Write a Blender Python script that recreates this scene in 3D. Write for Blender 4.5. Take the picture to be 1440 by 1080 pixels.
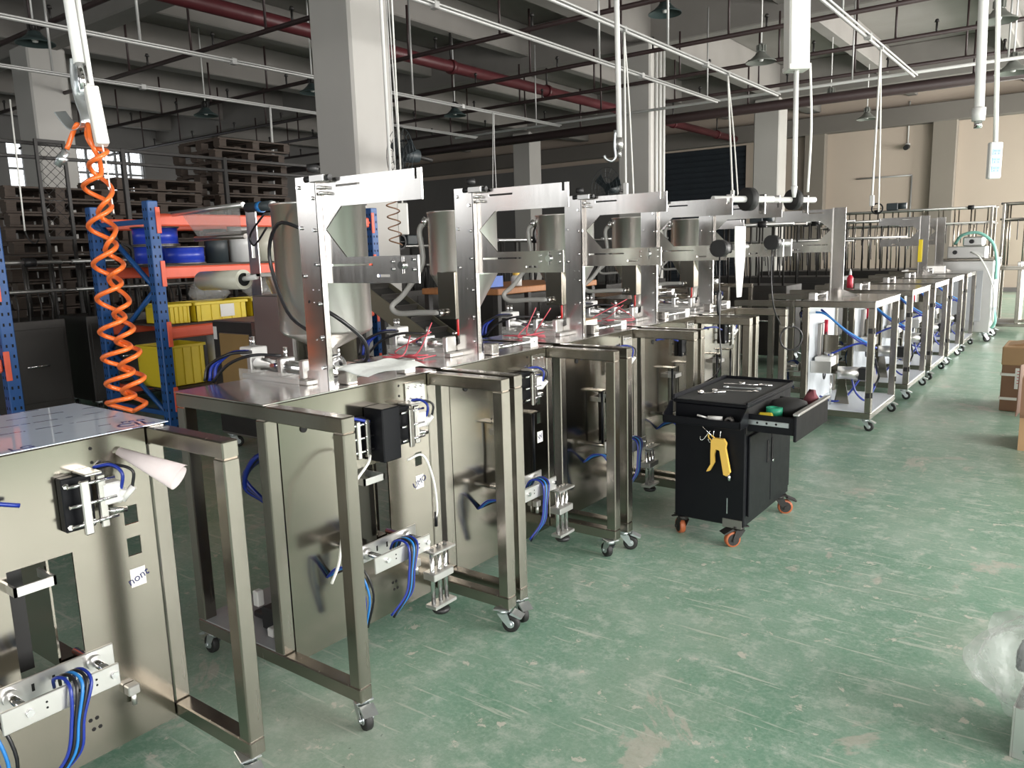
import bpy, bmesh, math, random
import numpy as np
from mathutils import Vector, Matrix
random.seed(7)
for o in list(bpy.data.objects): bpy.data.objects.remove(o)
SC = bpy.context.scene
COL = SC.collection
PI = math.pi

# ------------------------------------------------------------------ camera
F = 1100.0; H = 1.5
PITCH = math.atan(188/F); ROLL = math.atan(.03); YAW = math.radians(36.8)
fh = np.array([-math.sin(YAW), math.cos(YAW), 0]); rh = np.array([math.cos(YAW), math.sin(YAW), 0]); upv = np.array([0, 0, 1.])
fw = fh*math.cos(PITCH)-upv*math.sin(PITCH); u0 = fh*math.sin(PITCH)+upv*math.cos(PITCH)
RV = rh*math.cos(ROLL)-u0*math.sin(ROLL); UV = u0*math.cos(ROLL)+rh*math.sin(ROLL)
CAM = np.array([0, 0, H])
def ray(x, y): return fw*F+RV*(x-720)-UV*(y-540)
def atz(x, y, z): d = ray(x, y); return CAM+d*((z-H)/d[2])
def atx(x, y, X): d = ray(x, y); return CAM+d*(X/d[0])
def aty(x, y, Y): d = ray(x, y); return CAM+d*(Y/d[1])
def atd(x, y, D): return CAM+ray(x, y)*(D/F)
cd = bpy.data.cameras.new('camera'); cam = bpy.data.objects.new('camera', cd); COL.objects.link(cam)
cd.sensor_fit = 'HORIZONTAL'; cd.sensor_width = 36; cd.lens = 36*F/1440; cd.clip_end = 200; cd.clip_start = .02
M = Matrix([[RV[i], UV[i], -fw[i], CAM[i]] for i in range(3)]+[[0, 0, 0, 1]])
cam.matrix_world = M
SC.camera = cam

# ------------------------------------------------------------------ world, window light, exposure
W = bpy.data.worlds.new('sky'); SC.world = W; W.use_nodes = True
bg = W.node_tree.nodes['Background']; bg.inputs[0].default_value = (.93, .97, 1, 1); bg.inputs[1].default_value = 2.2
SC.view_settings.view_transform = 'Standard'; SC.view_settings.look = 'None'
SC.view_settings.exposure = 0.08; SC.view_settings.gamma = 1.0; SC.view_settings.use_curve_mapping = False
XR = 4.5; XL = -24.0; YB = -6.0; YF = 25.0; ZC = 6.0      # the hall: right, left, back, far walls, slab
WIN_R = [(-5.0, -0.6), (1.2, 5.6), (7.4, 11.8), (13.4, 17.8), (19.4, 23.8)]
WZ0, WZ1 = .9, 3.5
def area(name, loc, rot, sx, sy, power, col=(1, .97, .93)):
    l = bpy.data.lights.new(name, 'AREA'); l.shape = 'RECTANGLE'; l.size = sx; l.size_y = sy; l.energy = power; l.color = col
    o = bpy.data.objects.new(name, l); COL.objects.link(o); o.location = loc; o.rotation_euler = rot; return o
WP = [430, 580, 700, 900, 950]
for i, (a, b) in enumerate(WIN_R):      # daylight in each window opening of the right wall
    area('window_daylight', (XR+.12, (a+b)/2, (WZ0+WZ1)/2), (0, PI/2, 0), WZ1-WZ0, b-a, WP[i])
ADDED_WIN_B = [(-17.0, -13.4, 30), (-12.8, -9.2, 32), (-8.4, -6.6, 10)]  # unseen back windows, added and sized for the gleam on the tower arms
for a, b, w_ in ADDED_WIN_B: area('window_daylight', ((a+b)/2, YB-.12, 3.2), (PI/2, 0, 0), b-a, 2.2, w_)
area('unseen_gate_daylight', (2.2, YF+.12, 2.0), (-PI/2, 0, 0), 3.8, 4.0, 900)     # opening added out of view to brighten the far aisle floor
area('unseen_gate_daylight', (-.6, YB-.12, 1.9), (PI/2, 0, 0), 4.4, 3.8, 110)

# ------------------------------------------------------------------ materials
MT = {}
def nodes(name):
    m = bpy.data.materials.new(name); m.use_nodes = True; nt = m.node_tree
    return m, nt, nt.nodes['Principled BSDF']
def mat(name, col, rough=.5, metal=0, spec=None, alpha=None, trans=0, noise=0, nscale=8, stretch=None, rn=0, bump=0, coat=0, detail=4):
    m, nt, p = nodes(name)
    p.inputs['Base Color'].default_value = (*col, 1); p.inputs['Roughness'].default_value = rough; p.inputs['Metallic'].default_value = metal
    if spec is not None: p.inputs['Specular IOR Level'].default_value = spec
    if alpha is not None: p.inputs['Alpha'].default_value = alpha
    if trans: p.inputs['Transmission Weight'].default_value = trans
    if coat: p.inputs['Coat Weight'].default_value = coat
    if noise or rn or bump:
        tc = nt.nodes.new('ShaderNodeTexCoord'); mp = nt.nodes.new('ShaderNodeMapping'); nz = nt.nodes.new('ShaderNodeTexNoise')
        nt.links.new(tc.outputs['Object'], mp.inputs[0]); nt.links.new(mp.outputs[0], nz.inputs['Vector'])
        mp.inputs['Scale'].default_value = stretch or (1, 1, 1); nz.inputs['Scale'].default_value = nscale; nz.inputs['Detail'].default_value = detail
        if noise:
            mx = nt.nodes.new('ShaderNodeMix'); mx.data_type = 'RGBA'
            mx.inputs[6].default_value = (*[c*(1-noise) for c in col], 1); mx.inputs[7].default_value = (*[min(1, c*(1+noise)) for c in col], 1)
            nt.links.new(nz.outputs[0], mx.inputs[0]); nt.links.new(mx.outputs[2], p.inputs['Base Color'])
        if rn:
            mr = nt.nodes.new('ShaderNodeMapRange'); mr.inputs[3].default_value = rough-rn; mr.inputs[4].default_value = rough+rn
            nt.links.new(nz.outputs[0], mr.inputs[0]); nt.links.new(mr.outputs[0], p.inputs['Roughness'])
        if bump:
            bp = nt.nodes.new('ShaderNodeBump'); bp.inputs['Strength'].default_value = bump; bp.inputs['Distance'].default_value = .02
            nt.links.new(nz.outputs[0], bp.inputs['Height']); nt.links.new(bp.outputs[0], p.inputs['Normal'])
    MT[name] = m; return m
mat('steel', (.31, .286, .245), .17, 1, rn=.04, nscale=1.7, stretch=(1, 1, .7), bump=.22, detail=.5)
mat('steel_tube', (.34, .315, .275), .25, 1, rn=.06, nscale=5, stretch=(9, 9, .6))
mat('steel_plate', (.58, .56, .54), .2, 1, rn=.06, nscale=4, stretch=(14, 14, .8))
mat('steel_drum', (.93, .91, .88), .33, 1, rn=.06, nscale=5, stretch=(12, 12, .4))
mat('steel_dull', (.30, .285, .27), .42, 1, rn=.08, nscale=7)
mat('steel_shaded', (.07, .067, .064), .45, .8, rn=.08, nscale=7)  # steel of the dim back rows, their shade put into the colour
mat('chrome', (.75, .75, .76), .12, 1)
mat('aluminium', (.64, .635, .62), .34, .9, noise=.05)
mat('zinc', (.62, .66, .68), .3, .9, noise=.15, nscale=30)
mat('black_steel', (.005, .0055, .0075), .4, 0, .2, rn=.06, nscale=20)
mat('black_plastic', (.012, .012, .013), .45)
mat('black_rubber', (.016, .016, .016), .6)
mat('black_hole', (.006, .006, .006), .9)
mat('dark_iron', (.03, .028, .027), .5, .3, noise=.3)
mat('rubber_mat', (.035, .036, .036), .75, noise=.25, nscale=60)
mat('orange_wheel', (.40, .11, .04), .5)
mat('blue_tube', (.01, .03, .26), .3)
mat('cyan_tube', (.02, .18, .5), .3)
mat('black_tube', (.01, .01, .012), .3)
mat('red_tube', (.6, .03, .03), .3)
mat('pink_wire', (.6, .1, .13), .4)
mat('white_wire', (.8, .8, .76), .4)
mat('clear_hose', (.42, .42, .40), .25, alpha=.7)
mat('orange_hose', (.85, .17, .03), .28, coat=.3)
mat('rack_blue', (.012, .08, .27), .4, noise=.15, nscale=10)
mat('rack_orange', (.78, .12, .06), .42, noise=.1, nscale=10)
mat('film_blue', (.02, .05, .45), .3)
mat('film_roll', (.66, .67, .66), .22, noise=.1, nscale=4, stretch=(14, 14, 1))
mat('film_cream', (.55, .55, .46), .3, noise=.05)
mat('film_clear', (.6, .6, .58), .15, alpha=.28)
mat('yellow_plastic', (.72, .55, .02), .4)
mat('white_paint', (.76, .75, .71), .45, noise=.05, nscale=14)
mat('white_plastic', (.68, .68, .66), .35)
mat('white_pipe', (.74, .74, .72), .4)
mat('grey_conduit', (.42, .42, .41), .4, .3)
mat('pipe_dark', (.035, .02, .02), .5, noise=.2)
mat('pipe_red', (.085, .016, .02), .45, noise=.2)
mat('lamp_green', (.06, .085, .085), .4, .3)
mat('lamp_pale', (.22, .23, .21), .4, .3)
mat('paper', (.78, .77, .75), .6)
mat('pink_paper', (.74, .66, .66), .6, noise=.15, nscale=18)
mat('cloth_white', (.74, .77, .75), .7, bump=.3, nscale=20)
mat('carton', (.40, .25, .13), .7, noise=.12, nscale=6)
mat('carton_dark', (.22, .12, .07), .7, noise=.15, nscale=6)
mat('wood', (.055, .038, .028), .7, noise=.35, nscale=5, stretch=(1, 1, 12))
mat('wood_top', (.38, .16, .06), .55, noise=.3, nscale=6, stretch=(3, 12, 1))
mat('brown_panel', (.30, .19, .07), .5, noise=.1)
mat('green_plastic', (.03, .35, .2), .4)
mat('yellow_gun', (.78, .50, .10), .4)
mat('red_plastic', (.55, .02, .05), .35)
mat('maroon_cloth', (.16, .04, .05), .8)
mat('plastic_bag', (.82, .85, .83), .16, alpha=.3, bump=1.0, nscale=14)
mat('grey_sheet', (.36, .37, .385), .4, .2, noise=.1)
mat('pale_sheet', (.62, .66, .70), .35, .3, noise=.06)
mat('window_mullion', (.25, .25, .25), .5)
mat('fan_dark', (.03, .04, .045), .45)
mat('shutter', (.018, .024, .032), .5, noise=.2)
mat('socket_blue', (.25, .5, .75), .4)
mat('strap', (.75, .75, .7), .4)
mat('teal_hose', (.25, .55, .48), .3)
mat('blue_bin', (.02, .12, .55), .4)
mat('olive_metal', (.16, .15, .11), .4, .6)
mat('ink', (.03, .035, .12), .5)

def film_print():
    m, nt, p = nodes('protective_film'); MT['protective_film'] = m
    p.inputs['Roughness'].default_value = .22; p.inputs['Coat Weight'].default_value = .5
    tc = nt.nodes.new('ShaderNodeTexCoord'); mp = nt.nodes.new('ShaderNodeMapping'); mp.inputs['Rotation'].default_value = (0, 0, .12)
    nt.links.new(tc.outputs['Object'], mp.inputs[0])
    sep = nt.nodes.new('ShaderNodeSeparateXYZ'); nt.links.new(mp.outputs[0], sep.inputs[0])
    def m2(op, a, b):
        n = nt.nodes.new('ShaderNodeMath'); n.operation = op
        for i, v in enumerate((a, b)):
            if isinstance(v, (int, float)): n.inputs[i].default_value = v
            else: nt.links.new(v, n.inputs[i])
        return n.outputs[0]
    row = m2('FRACT', m2('MULTIPLY', sep.outputs[0], 9.0), 0.0)       # rows of small print along the sheet
    inrow = m2('LESS_THAN', row, .09)
    nz = nt.nodes.new('ShaderNodeTexNoise'); nz.inputs['Scale'].default_value = 1; mp2 = nt.nodes.new('ShaderNodeMapping'); mp2.inputs['Scale'].default_value = (12, 26, 1)
    nt.links.new(mp.outputs[0], mp2.inputs[0]); nt.links.new(mp2.outputs[0], nz.inputs['Vector'])
    nz2 = nt.nodes.new('ShaderNodeTexNoise'); nz2.inputs['Scale'].default_value = 5; nt.links.new(mp.outputs[0], nz2.inputs['Vector'])
    txt = m2('MULTIPLY', inrow, m2('GREATER_THAN', nz.outputs[0], .44)); txt = m2('MULTIPLY', txt, m2('GREATER_THAN', nz2.outputs[0], .5))
    mx = nt.nodes.new('ShaderNodeMix'); mx.data_type = 'RGBA'; mx.inputs[6].default_value = (.58, .66, .80, 1); mx.inputs[7].default_value = (.10, .12, .25, 1)
    nt.links.new(txt, mx.inputs[0]); nt.links.new(mx.outputs[2], p.inputs['Base Color'])
    bp = nt.nodes.new('ShaderNodeBump'); bp.inputs['Strength'].default_value = .15; bp.inputs['Distance'].default_value = .01
    nt.links.new(nz2.outputs[0], bp.inputs['Height']); nt.links.new(bp.outputs[0], p.inputs['Normal'])
film_print()

def floor_mat():
    m, nt, p = nodes('green_epoxy'); MT['green_epoxy'] = m
    tc = nt.nodes.new('ShaderNodeTexCoord')
    def nz(scale, det=5, rough=.6, dist=0, st=(1, 1, 1)):
        mp = nt.nodes.new('ShaderNodeMapping'); mp.inputs['Scale'].default_value = st; nt.links.new(tc.outputs['Object'], mp.inputs[0])
        n = nt.nodes.new('ShaderNodeTexNoise'); n.inputs['Scale'].default_value = scale; n.inputs['Detail'].default_value = det; n.inputs['Roughness'].default_value = rough; n.inputs['Distortion'].default_value = dist
        nt.links.new(mp.outputs[0], n.inputs['Vector']); return n.outputs[0]
    def ramp(src, a, b, hi=1.0):
        r = nt.nodes.new('ShaderNodeMapRange'); r.inputs[1].default_value = a; r.inputs[2].default_value = b; r.inputs[4].default_value = hi; r.clamp = True
        nt.links.new(src, r.inputs[0]); return r.outputs[0]
    def mix(f, a, b):
        x = nt.nodes.new('ShaderNodeMix'); x.data_type = 'RGBA'; nt.links.new(f, x.inputs[0])
        for i, v in ((6, a), (7, b)):
            if isinstance(v, tuple): x.inputs[i].default_value = (*v, 1)
            else: nt.links.new(v, x.inputs[i])
        return x.outputs[2]
    c = mix(ramp(nz(.9), .3, .7), (.13, .275, .19), (.225, .355, .265))
    c = mix(ramp(nz(2.3, 7, .65, .4), .46, .68, .5), c, (.38, .465, .395))
    c = mix(ramp(nz(9, 8, .75), .50, .66, .75), c, (.47, .53, .465))
    c = mix(ramp(nz(1.1, 4, .6, .8, (1, 1.6, 1)), .56, .72, .45), c, (.11, .25, .16))
    c = mix(ramp(nz(.55, 3), .50, .70, .75), c, (.36, .385, .32))                                # worn greyish areas
    c = mix(ramp(nz(1.7, 7, .7, .6), .60, .63, .7), c, (.44, .405, .35))                       # bare concrete patches
    c = mix(ramp(nz(11, 5, .7, .3), .62, .655, .85), c, (.55, .52, .45))                             # chips
    c = mix(ramp(nz(3, 3, .5, 0, (1, 14, 1)), .62, .67, .6), c, (.52, .54, .47))               # scuffs
    c = mix(ramp(nz(40, 2, .5), .74, .80, .8), c, (.04, .06, .05))
    c = mix(ramp(nz(55, 6, .8), .45, .65, .3), c, (.46, .52, .46))
    c = mix(ramp(nz(38, 6, .8), .55, .72, .35), c, (.07, .15, .10))
    nt.links.new(c, p.inputs['Base Color'])
    r = nt.nodes.new('ShaderNodeMapRange'); r.inputs[3].default_value = .2; r.inputs[4].default_value = .5; nt.links.new(nz(4, 6), r.inputs[0]); nt.links.new(r.outputs[0], p.inputs['Roughness'])
    bp = nt.nodes.new('ShaderNodeBump'); bp.inputs['Strength'].default_value = .12; bp.inputs['Distance'].default_value = .01
    nt.links.new(nz(30, 5), bp.inputs['Height']); nt.links.new(bp.outputs[0], p.inputs['Normal'])
floor_mat()
mat('concrete', (.235, .22, .205), .8, noise=.18, nscale=1.3, bump=.1)
mat('column_paint', (.46, .445, .42), .6, noise=.08, nscale=1.5)
mat('wall_beige', (.50, .42, .35), .65, noise=.07, nscale=.7)
mat('pilaster', (.22, .195, .165), .7, noise=.1, nscale=1)
mat('ledge', (.17, .155, .14), .8, noise=.1, nscale=1)
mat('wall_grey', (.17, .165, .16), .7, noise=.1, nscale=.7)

# ------------------------------------------------------------------ mesh builder
def catmull(pts, n=6):
    P = [Vector(p) for p in pts]
    if len(P) < 3: return P
    out = []
    for i in range(len(P)-1):
        a = P[i-1] if i > 0 else P[0]*2-P[1]; b = P[i]; c = P[i+1]; d = P[i+2] if i+2 < len(P) else P[-1]*2-P[-2]
        for k in range(n):
            t = k/n
            out.append(.5*((2*b)+(c-a)*t+(2*a-5*b+4*c-d)*t*t+(3*b-a-3*c+d)*t**3))
    out.append(P[-1]); return out
class MB:
    def __init__(s): s.v = []; s.f = []; s.sm = []
    def add(s, vs, fs, smooth=False):
        o = len(s.v); s.v += [tuple(v) for v in vs]; s.f += [tuple(i+o for i in f) for f in fs]
        s.sm += ([smooth]*len(fs) if not isinstance(smooth, list) else smooth); return s
    def box(s, x0, x1, y0, y1, z0, z1, b=0):
        lo = (min(x0, x1), min(y0, y1), min(z0, z1)); hi = (max(x0, x1), max(y0, y1), max(z0, z1))
        if b <= 0:
            vs = [(lo[0] if i & 4 == 0 else hi[0], lo[1] if i & 2 == 0 else hi[1], lo[2] if i & 1 == 0 else hi[2]) for i in range(8)]
            return s.add(vs, [(0, 1, 3, 2), (4, 6, 7, 5), (0, 4, 5, 1), (2, 3, 7, 6), (0, 2, 6, 4), (1, 5, 7, 3)])
        vs = []; idx = {}
        for i in range(8):
            sg = (i >> 2 & 1, i >> 1 & 1, i & 1)
            for a in range(3):
                p = [hi[k] if sg[k] else lo[k] for k in range(3)]
                for k in range(3):
                    if k != a: p[k] += -b if sg[k] else b
                idx[(sg, a)] = len(vs); vs.append(p)
        fs = []
        for a in range(3):
            k1, k2 = (a+1) % 3, (a+2) % 3
            for sd in (0, 1):
                q = []
                for (u, w) in ((0, 0), (1, 0), (1, 1), (0, 1)):
                    g = [0, 0, 0]; g[a] = sd; g[k1] = u; g[k2] = w; q.append(idx[(tuple(g), a)])
                fs.append(tuple(q if sd else q[::-1]))
            for u in (0, 1):
                for w in (0, 1):
                    g0 = [0, 0, 0]; g0[k1] = u; g0[k2] = w; g1 = list(g0); g1[a] = 1; g0 = tuple(g0); g1 = tuple(g1)
                    q = [idx[(g0, k1)], idx[(g1, k1)], idx[(g1, k2)], idx[(g0, k2)]]
                    fs.append(tuple(q if u == w else q[::-1]) if False else tuple(q if (u ^ w) else q[::-1]))
        for i in range(8):
            sg = (i >> 2 & 1, i >> 1 & 1, i & 1); q = [idx[(sg, 0)], idx[(sg, 1)], idx[(sg, 2)]]
            fs.append(tuple(q if sum(sg) % 2 else q[::-1]))
        return s.add(vs, fs)
    def cyl(s, p, q, r, r2=None, n=14, cap=True):
        p = Vector(p); q = Vector(q); d = (q-p)
        if d.length < 1e-6: return s
        d.normalize(); a = d.orthogonal().normalized(); b = d.cross(a); r2 = r if r2 is None else r2
        vs = []
        for (c, rr) in ((p, r), (q, r2)):
            for i in range(n):
                t = 2*PI*i/n; vs.append(c+a*math.cos(t)*rr+b*math.sin(t)*rr)
        fs = [(i, (i+1) % n, n+(i+1) % n, n+i) for i in range(n)]; sm = [True]*n
        if cap: fs += [tuple(range(n-1, -1, -1)), tuple(range(n, 2*n))]; sm += [False, False]
        return s.add(vs, fs, sm)
    def ring(s, p, q, ro, ri, n=20):
        p = Vector(p); q = Vector(q); d = (q-p).normalized(); a = d.orthogonal().normalized(); b = d.cross(a); vs = []
        for (c, rr) in ((p, ro), (q, ro), (q, ri), (p, ri)):
            for i in range(n):
                t = 2*PI*i/n; vs.append(c+a*math.cos(t)*rr+b*math.sin(t)*rr)
        fs = []; sm = []
        for k in range(4):
            k2 = (k+1) % 4
            for i in range(n):
                j = (i+1) % n; fs.append((k*n+i, k*n+j, k2*n+j, k2*n+i)); sm.append(k in (0, 2))
        return s.add(vs, fs, sm)
    def tube(s, pts, r, n=8, sub=5, raw=False):
        P = [Vector(p) for p in pts] if raw else catmull(pts, sub)
        m = len(P); vs = []; prev = None
        for i in range(m):
            t = (P[min(i+1, m-1)]-P[max(i-1, 0)])
            if t.length < 1e-9: t = Vector((0, 0, 1))
            t.normalize()
            if prev is None: a = t.orthogonal().normalized()
            else:
                a = prev-t*prev.dot(t)
                a = t.orthogonal().normalized() if a.length < 1e-6 else a.normalized()
            prev = a; b = t.cross(a)
            for k in range(n):
                w = 2*PI*k/n; vs.append(P[i]+a*math.cos(w)*r+b*math.sin(w)*r)
        fs = []
        for i in range(m-1):
            for k in range(n):
                k2 = (k+1) % n; fs.append((i*n+k, i*n+k2, (i+1)*n+k2, (i+1)*n+k))
        sm = [True]*len(fs); fs += [tuple(range(n-1, -1, -1)), tuple((m-1)*n+k for k in range(n))]; sm += [False, False]
        return s.add(vs, fs, sm)
    def lathe(s, prof, c, n=28, axis=2):
        vs = []
        for (r, h) in prof:
            for i in range(n):
                t = 2*PI*i/n; a, b = math.cos(t)*r, math.sin(t)*r
                p = (a, b, h) if axis == 2 else ((h, a, b) if axis == 0 else (b, h, a))
                vs.append((p[0]+c[0], p[1]+c[1], p[2]+c[2]))
        fs = []
        for k in range(len(prof)-1):
            for i in range(n):
                j = (i+1) % n; fs.append((k*n+i, k*n+j, (k+1)*n+j, (k+1)*n+i))
        return s.add(vs, fs, True)
    def prism(s, poly, axis, a, b):
        """poly in the two other axes (axis x: (y,z), y: (x,z), z: (x,y)) extruded from a to b along axis"""
        n = len(poly); vs = []
        for h in (a, b):
            for (u, w) in poly: vs.append((h, u, w) if axis == 0 else ((u, h, w) if axis == 1 else (u, w, h)))
        fs = [tuple(range(n-1, -1, -1)), tuple(range(n, 2*n))]+[(i, (i+1) % n, n+(i+1) % n, n+i) for i in range(n)]
        return s.add(vs, fs)
    def plate(s, axis, a, b, u0, u1, w0, w1, holes):
        """a sheet between a and b along axis with rectangular holes (u0,u1,w0,w1)"""
        us = sorted({u0, u1, *[min(max(h[k], u0), u1) for h in holes for k in (0, 1)]}); ws = sorted({w0, w1, *[min(max(h[k], w0), w1) for h in holes for k in (2, 3)]})
        solid = lambda i, j: 0 <= i < len(us)-1 and 0 <= j < len(ws)-1 and not any(h[0]-1e-6 <= us[i] and us[i+1] <= h[1]+1e-6 and h[2]-1e-6 <= ws[j] and ws[j+1] <= h[3]+1e-6 for h in holes)
        P = lambda h, u, w: (h, u, w) if axis == 0 else ((u, h, w) if axis == 1 else (u, w, h))
        for i in range(len(us)-1):
            for j in range(len(ws)-1):
                if not solid(i, j): continue
                q = [(us[i], ws[j]), (us[i+1], ws[j]), (us[i+1], ws[j+1]), (us[i], ws[j+1])]
                s.add([P(a, *k) for k in q]+[P(b, *k) for k in q], [(0, 3, 2, 1), (4, 5, 6, 7)])
                for (di, dj, e) in ((0, -1, (0, 1)), (1, 0, (1, 2)), (0, 1, (2, 3)), (-1, 0, (3, 0))):
                    if not solid(i+di, j+dj): s.add([P(a, *q[e[0]]), P(a, *q[e[1]]), P(b, *q[e[1]]), P(b, *q[e[0]])], [(0, 1, 2, 3)])
        return s
    def xf(s, mtx, start=0):
        for i in range(start, len(s.v)): s.v[i] = tuple(mtx @ Vector(s.v[i]))
        return s
    def mesh(s, name, m):
        me = bpy.data.meshes.new(name); me.from_pydata(s.v, [], s.f); me.materials.append(MT[m])
        me.polygons.foreach_set('use_smooth', s.sm); me.update()
        bm = bmesh.new(); bm.from_mesh(me); bmesh.ops.recalc_face_normals(bm, faces=bm.faces); bm.to_mesh(me); bm.free()
        return me
def link(name, me, parent=None, loc=(0, 0, 0), rot=(0, 0, 0), label=None):
    o = bpy.data.objects.new(name, me); COL.objects.link(o); o.location = loc; o.rotation_euler = rot
    if parent: o.parent = parent
    if label: o['label'] = label
    return o
def part(name, mb, m, parent, label=None, loc=(0, 0, 0), rot=(0, 0, 0)): return link(name, mb.mesh(name, m), parent, loc, rot, label)
def tag(o, label, cat, group=None):
    o['label'] = label; o['category'] = cat
    if group: o['group'] = group
    return o
def thing(name, label, cat, loc=(0, 0, 0), rz=0, group=None):
    o = link(name, None, None, loc, (0, 0, rz)); o.empty_display_size = .1; return tag(o, label, cat, group)
def single(name, mb, m, label, cat, group=None, loc=(0, 0, 0), rot=(0, 0, 0)): return tag(part(name, mb, m, None, None, loc, rot), label, cat, group)
def struct(name, mb, m, parent=None):
    o = part(name, mb, m, parent)
    if not parent: o['kind'] = 'structure'
    return o
CACHE = {}
def shared(key, name, m, fn):
    if key not in CACHE: mb = MB(); fn(mb); CACHE[key] = mb.mesh(name, m)
    return CACHE[key]
def text_part(name, body, size, mtx, m, parent, thick=.0006):
    c = bpy.data.curves.new(name, 'FONT'); c.body = body; c.size = size; c.extrude = thick; c.align_x = 'CENTER'; c.align_y = 'CENTER'; c.resolution_u = 3
    o = bpy.data.objects.new('t', c); COL.objects.link(o); bpy.context.view_layer.update()
    me = bpy.data.meshes.new_from_object(o.evaluated_get(bpy.context.evaluated_depsgraph_get())); bpy.data.objects.remove(o)
    me.transform(mtx); me.materials.clear(); me.materials.append(MT[m]); me.name = name
    return link(name, me, parent)
def basis(ux, uy, loc):
    ux = Vector(ux).normalized(); uy = Vector(uy).normalized(); uz = ux.cross(uy)
    return Matrix([[ux[i], uy[i], uz[i], loc[i]] for i in range(3)]+[[0, 0, 0, 1]])

# ================================================================== the hall
struct('floor', MB().box(XL, XR, YB, YF, -.12, 0), 'green_epoxy')
ceil = struct('ceiling', MB().box(XL, XR, YB, YF, ZC, ZC+.2), 'concrete')
for i, yc in enumerate((-.6, 6.72, 14.07, 21.4)):
    struct('trim_%d' % (i+1), MB().box(XL, XR, yc-.2, yc+.2, 5.15, ZC, .02), 'concrete')
for i, xc in enumerate((-23.2, -20.5, -17.8, -15.15, -12.5, -9.8, -7.15, -4.5, -1.8, .85, 3.5)):
    w = .2 if xc in (-15.15, -7.15, .85) else .13
    struct('trim_%d' % (i+10), MB().box(xc-w, xc+w, YB, YF, 5.4 if w < .15 else 5.25, ZC-.001, .02), 'concrete')
cn = 0
for xc in (-14.8, -6.9, 1.2):
    for yc in (6.4, 13.75, 21.1):
        cn += 1; c = struct('trim_%d' % (40+cn), MB().box(xc-.68, xc, yc, yc+.64, 0, 5.2, .03), 'column_paint')
        if (xc, yc) == (-6.9, 13.75):
            for k in range(3): struct('conduit', MB().cyl((xc+.03, yc+.2+k*.16, 1.2), (xc+.03, yc+.2+k*.16, 5.1), .025, n=8), 'white_pipe', c)
# walls with their openings
struct('wall_right', MB().plate(0, XR, XR+.24, YB, YF, 0, ZC, [(a, b, WZ0, WZ1) for a, b in WIN_R]), 'wall_beige')
for i, (a, b) in enumerate(WIN_R):
    fr = MB()
    for t in range(5): y = a+(b-a)*t/4; fr.box(XR+.02, XR+.08, y-.03, y+.03, WZ0, WZ1)
    for z in (WZ0, (WZ0+WZ1)/2, WZ1): fr.box(XR+.021, XR+.079, a, b, z-.03, z+.03)
    struct('window_%d' % (i+1), fr, 'window_mullion')
struct('wall_back', MB().plate(1, YB-.24, YB, XL, XR, 0, ZC, [(-2.8, 1.6, 0, 3.8)]+[(a, b, 2.1, 4.3) for a, b, _w in ADDED_WIN_B]), 'wall_grey')
wl0 = atx(52, 202, XL); wl1 = atx(192, 251, XL); WY0, WY1, WZ2, WZ3 = wl0[1]-.8, wl1[1]+.3, wl1[2]-.6, wl0[2]
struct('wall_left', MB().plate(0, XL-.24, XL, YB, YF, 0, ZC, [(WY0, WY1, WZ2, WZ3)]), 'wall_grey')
wf = MB(); nb = 9
for t in range(nb+1): y = WY0+(WY1-WY0)*t/nb; wf.box(XL-.12, XL-.06, y-.03, y+.03, WZ2, WZ3)
for t in range(3): z = WZ2+(WZ3-WZ2)*t/2; wf.box(XL-.119, XL-.061, WY0, WY1, z-.03, z+.03)
win6 = struct('window_6', wf, 'window_mullion')
lat = MB(); n = 26
for t in range(-8, n):
    y = WY0+(WY1-WY0)*t/n; h = WZ3-WZ2
    for sg in (1, -1):
        a = (y, WZ2) if sg > 0 else (y, WZ3); b = (y+h*.6, WZ3) if sg > 0 else (y+h*.6, WZ2)
        if a[0] >= WY0 and b[0] <= WY1: lat.cyl((XL+.05, a[0], a[1]), (XL+.05, b[0], b[1]), .006, n=4)
part('lattice', lat, 'window_mullion', win6)
XD = -9.2      # where the beige plaster of the far wall gives way to the grey shutter bay
dr0 = aty(930, 200, YF); dr1 = aty(1050, 185, YF)
struct('wall_front', MB().plate(1, YF, YF+.24, XL, XR, 0, ZC, [(dr0[0]-.3, dr1[0], 0, 4.55), (.3, 4.1, 0, 4.0)]), 'wall_beige')  # second hole is the added, unseen opening that lights the far floor
sh = struct('door_1', MB().box(dr0[0]-.3, dr1[0], YF+.1, YF+.16, 0, 4.55), 'shutter')
nsl = 26
slat_me = shared('shutter_slat', 'slat', 'shutter', lambda m: m.box(dr0[0]-.3, dr1[0], YF+.07, YF+.1, -.07, .07, .01))
for k in range(nsl): link('slat', slat_me, sh, (0, 0, .1+k*.175))
grey_layer = struct('trim_60', MB().box(XL, dr0[0]-.45, YF-.04, YF, 0, 4.45), 'wall_grey')   # grey layer over the far wall, left of the shutter
struct('trim_61', MB().box(XL, XR, YF-.35, YF, 4.6, 5.1, .02), 'ledge')
for i, px in enumerate((1148, 1327)):
    p = aty(px, 250, YF); struct('trim_%d' % (62+i), MB().box(p[0]-.3, p[0]+.3, YF-.3, YF, 0, 5.1, .02), 'pilaster')
bx = MB()
for (x0, x1, z0, z1) in ((-7.3, -2.2, 2.42, 2.45),): bx.box(x0, x1, YF-.03, YF, z0, z1)
struct('baseboard_front', MB().box(XD, .3, YF-.02, YF, 0, .12), 'wall_grey')
p0 = aty(1205, 252, YF); p1 = aty(1283, 240, YF)
mb = MB().cyl((p0[0], YF-.03, p0[2]), (p1[0], YF-.03, p0[2]), .025, n=6).cyl((p1[0], YF-.03, p0[2]), (p1[0], YF-.03, 1.2), .025, n=6)
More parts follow.
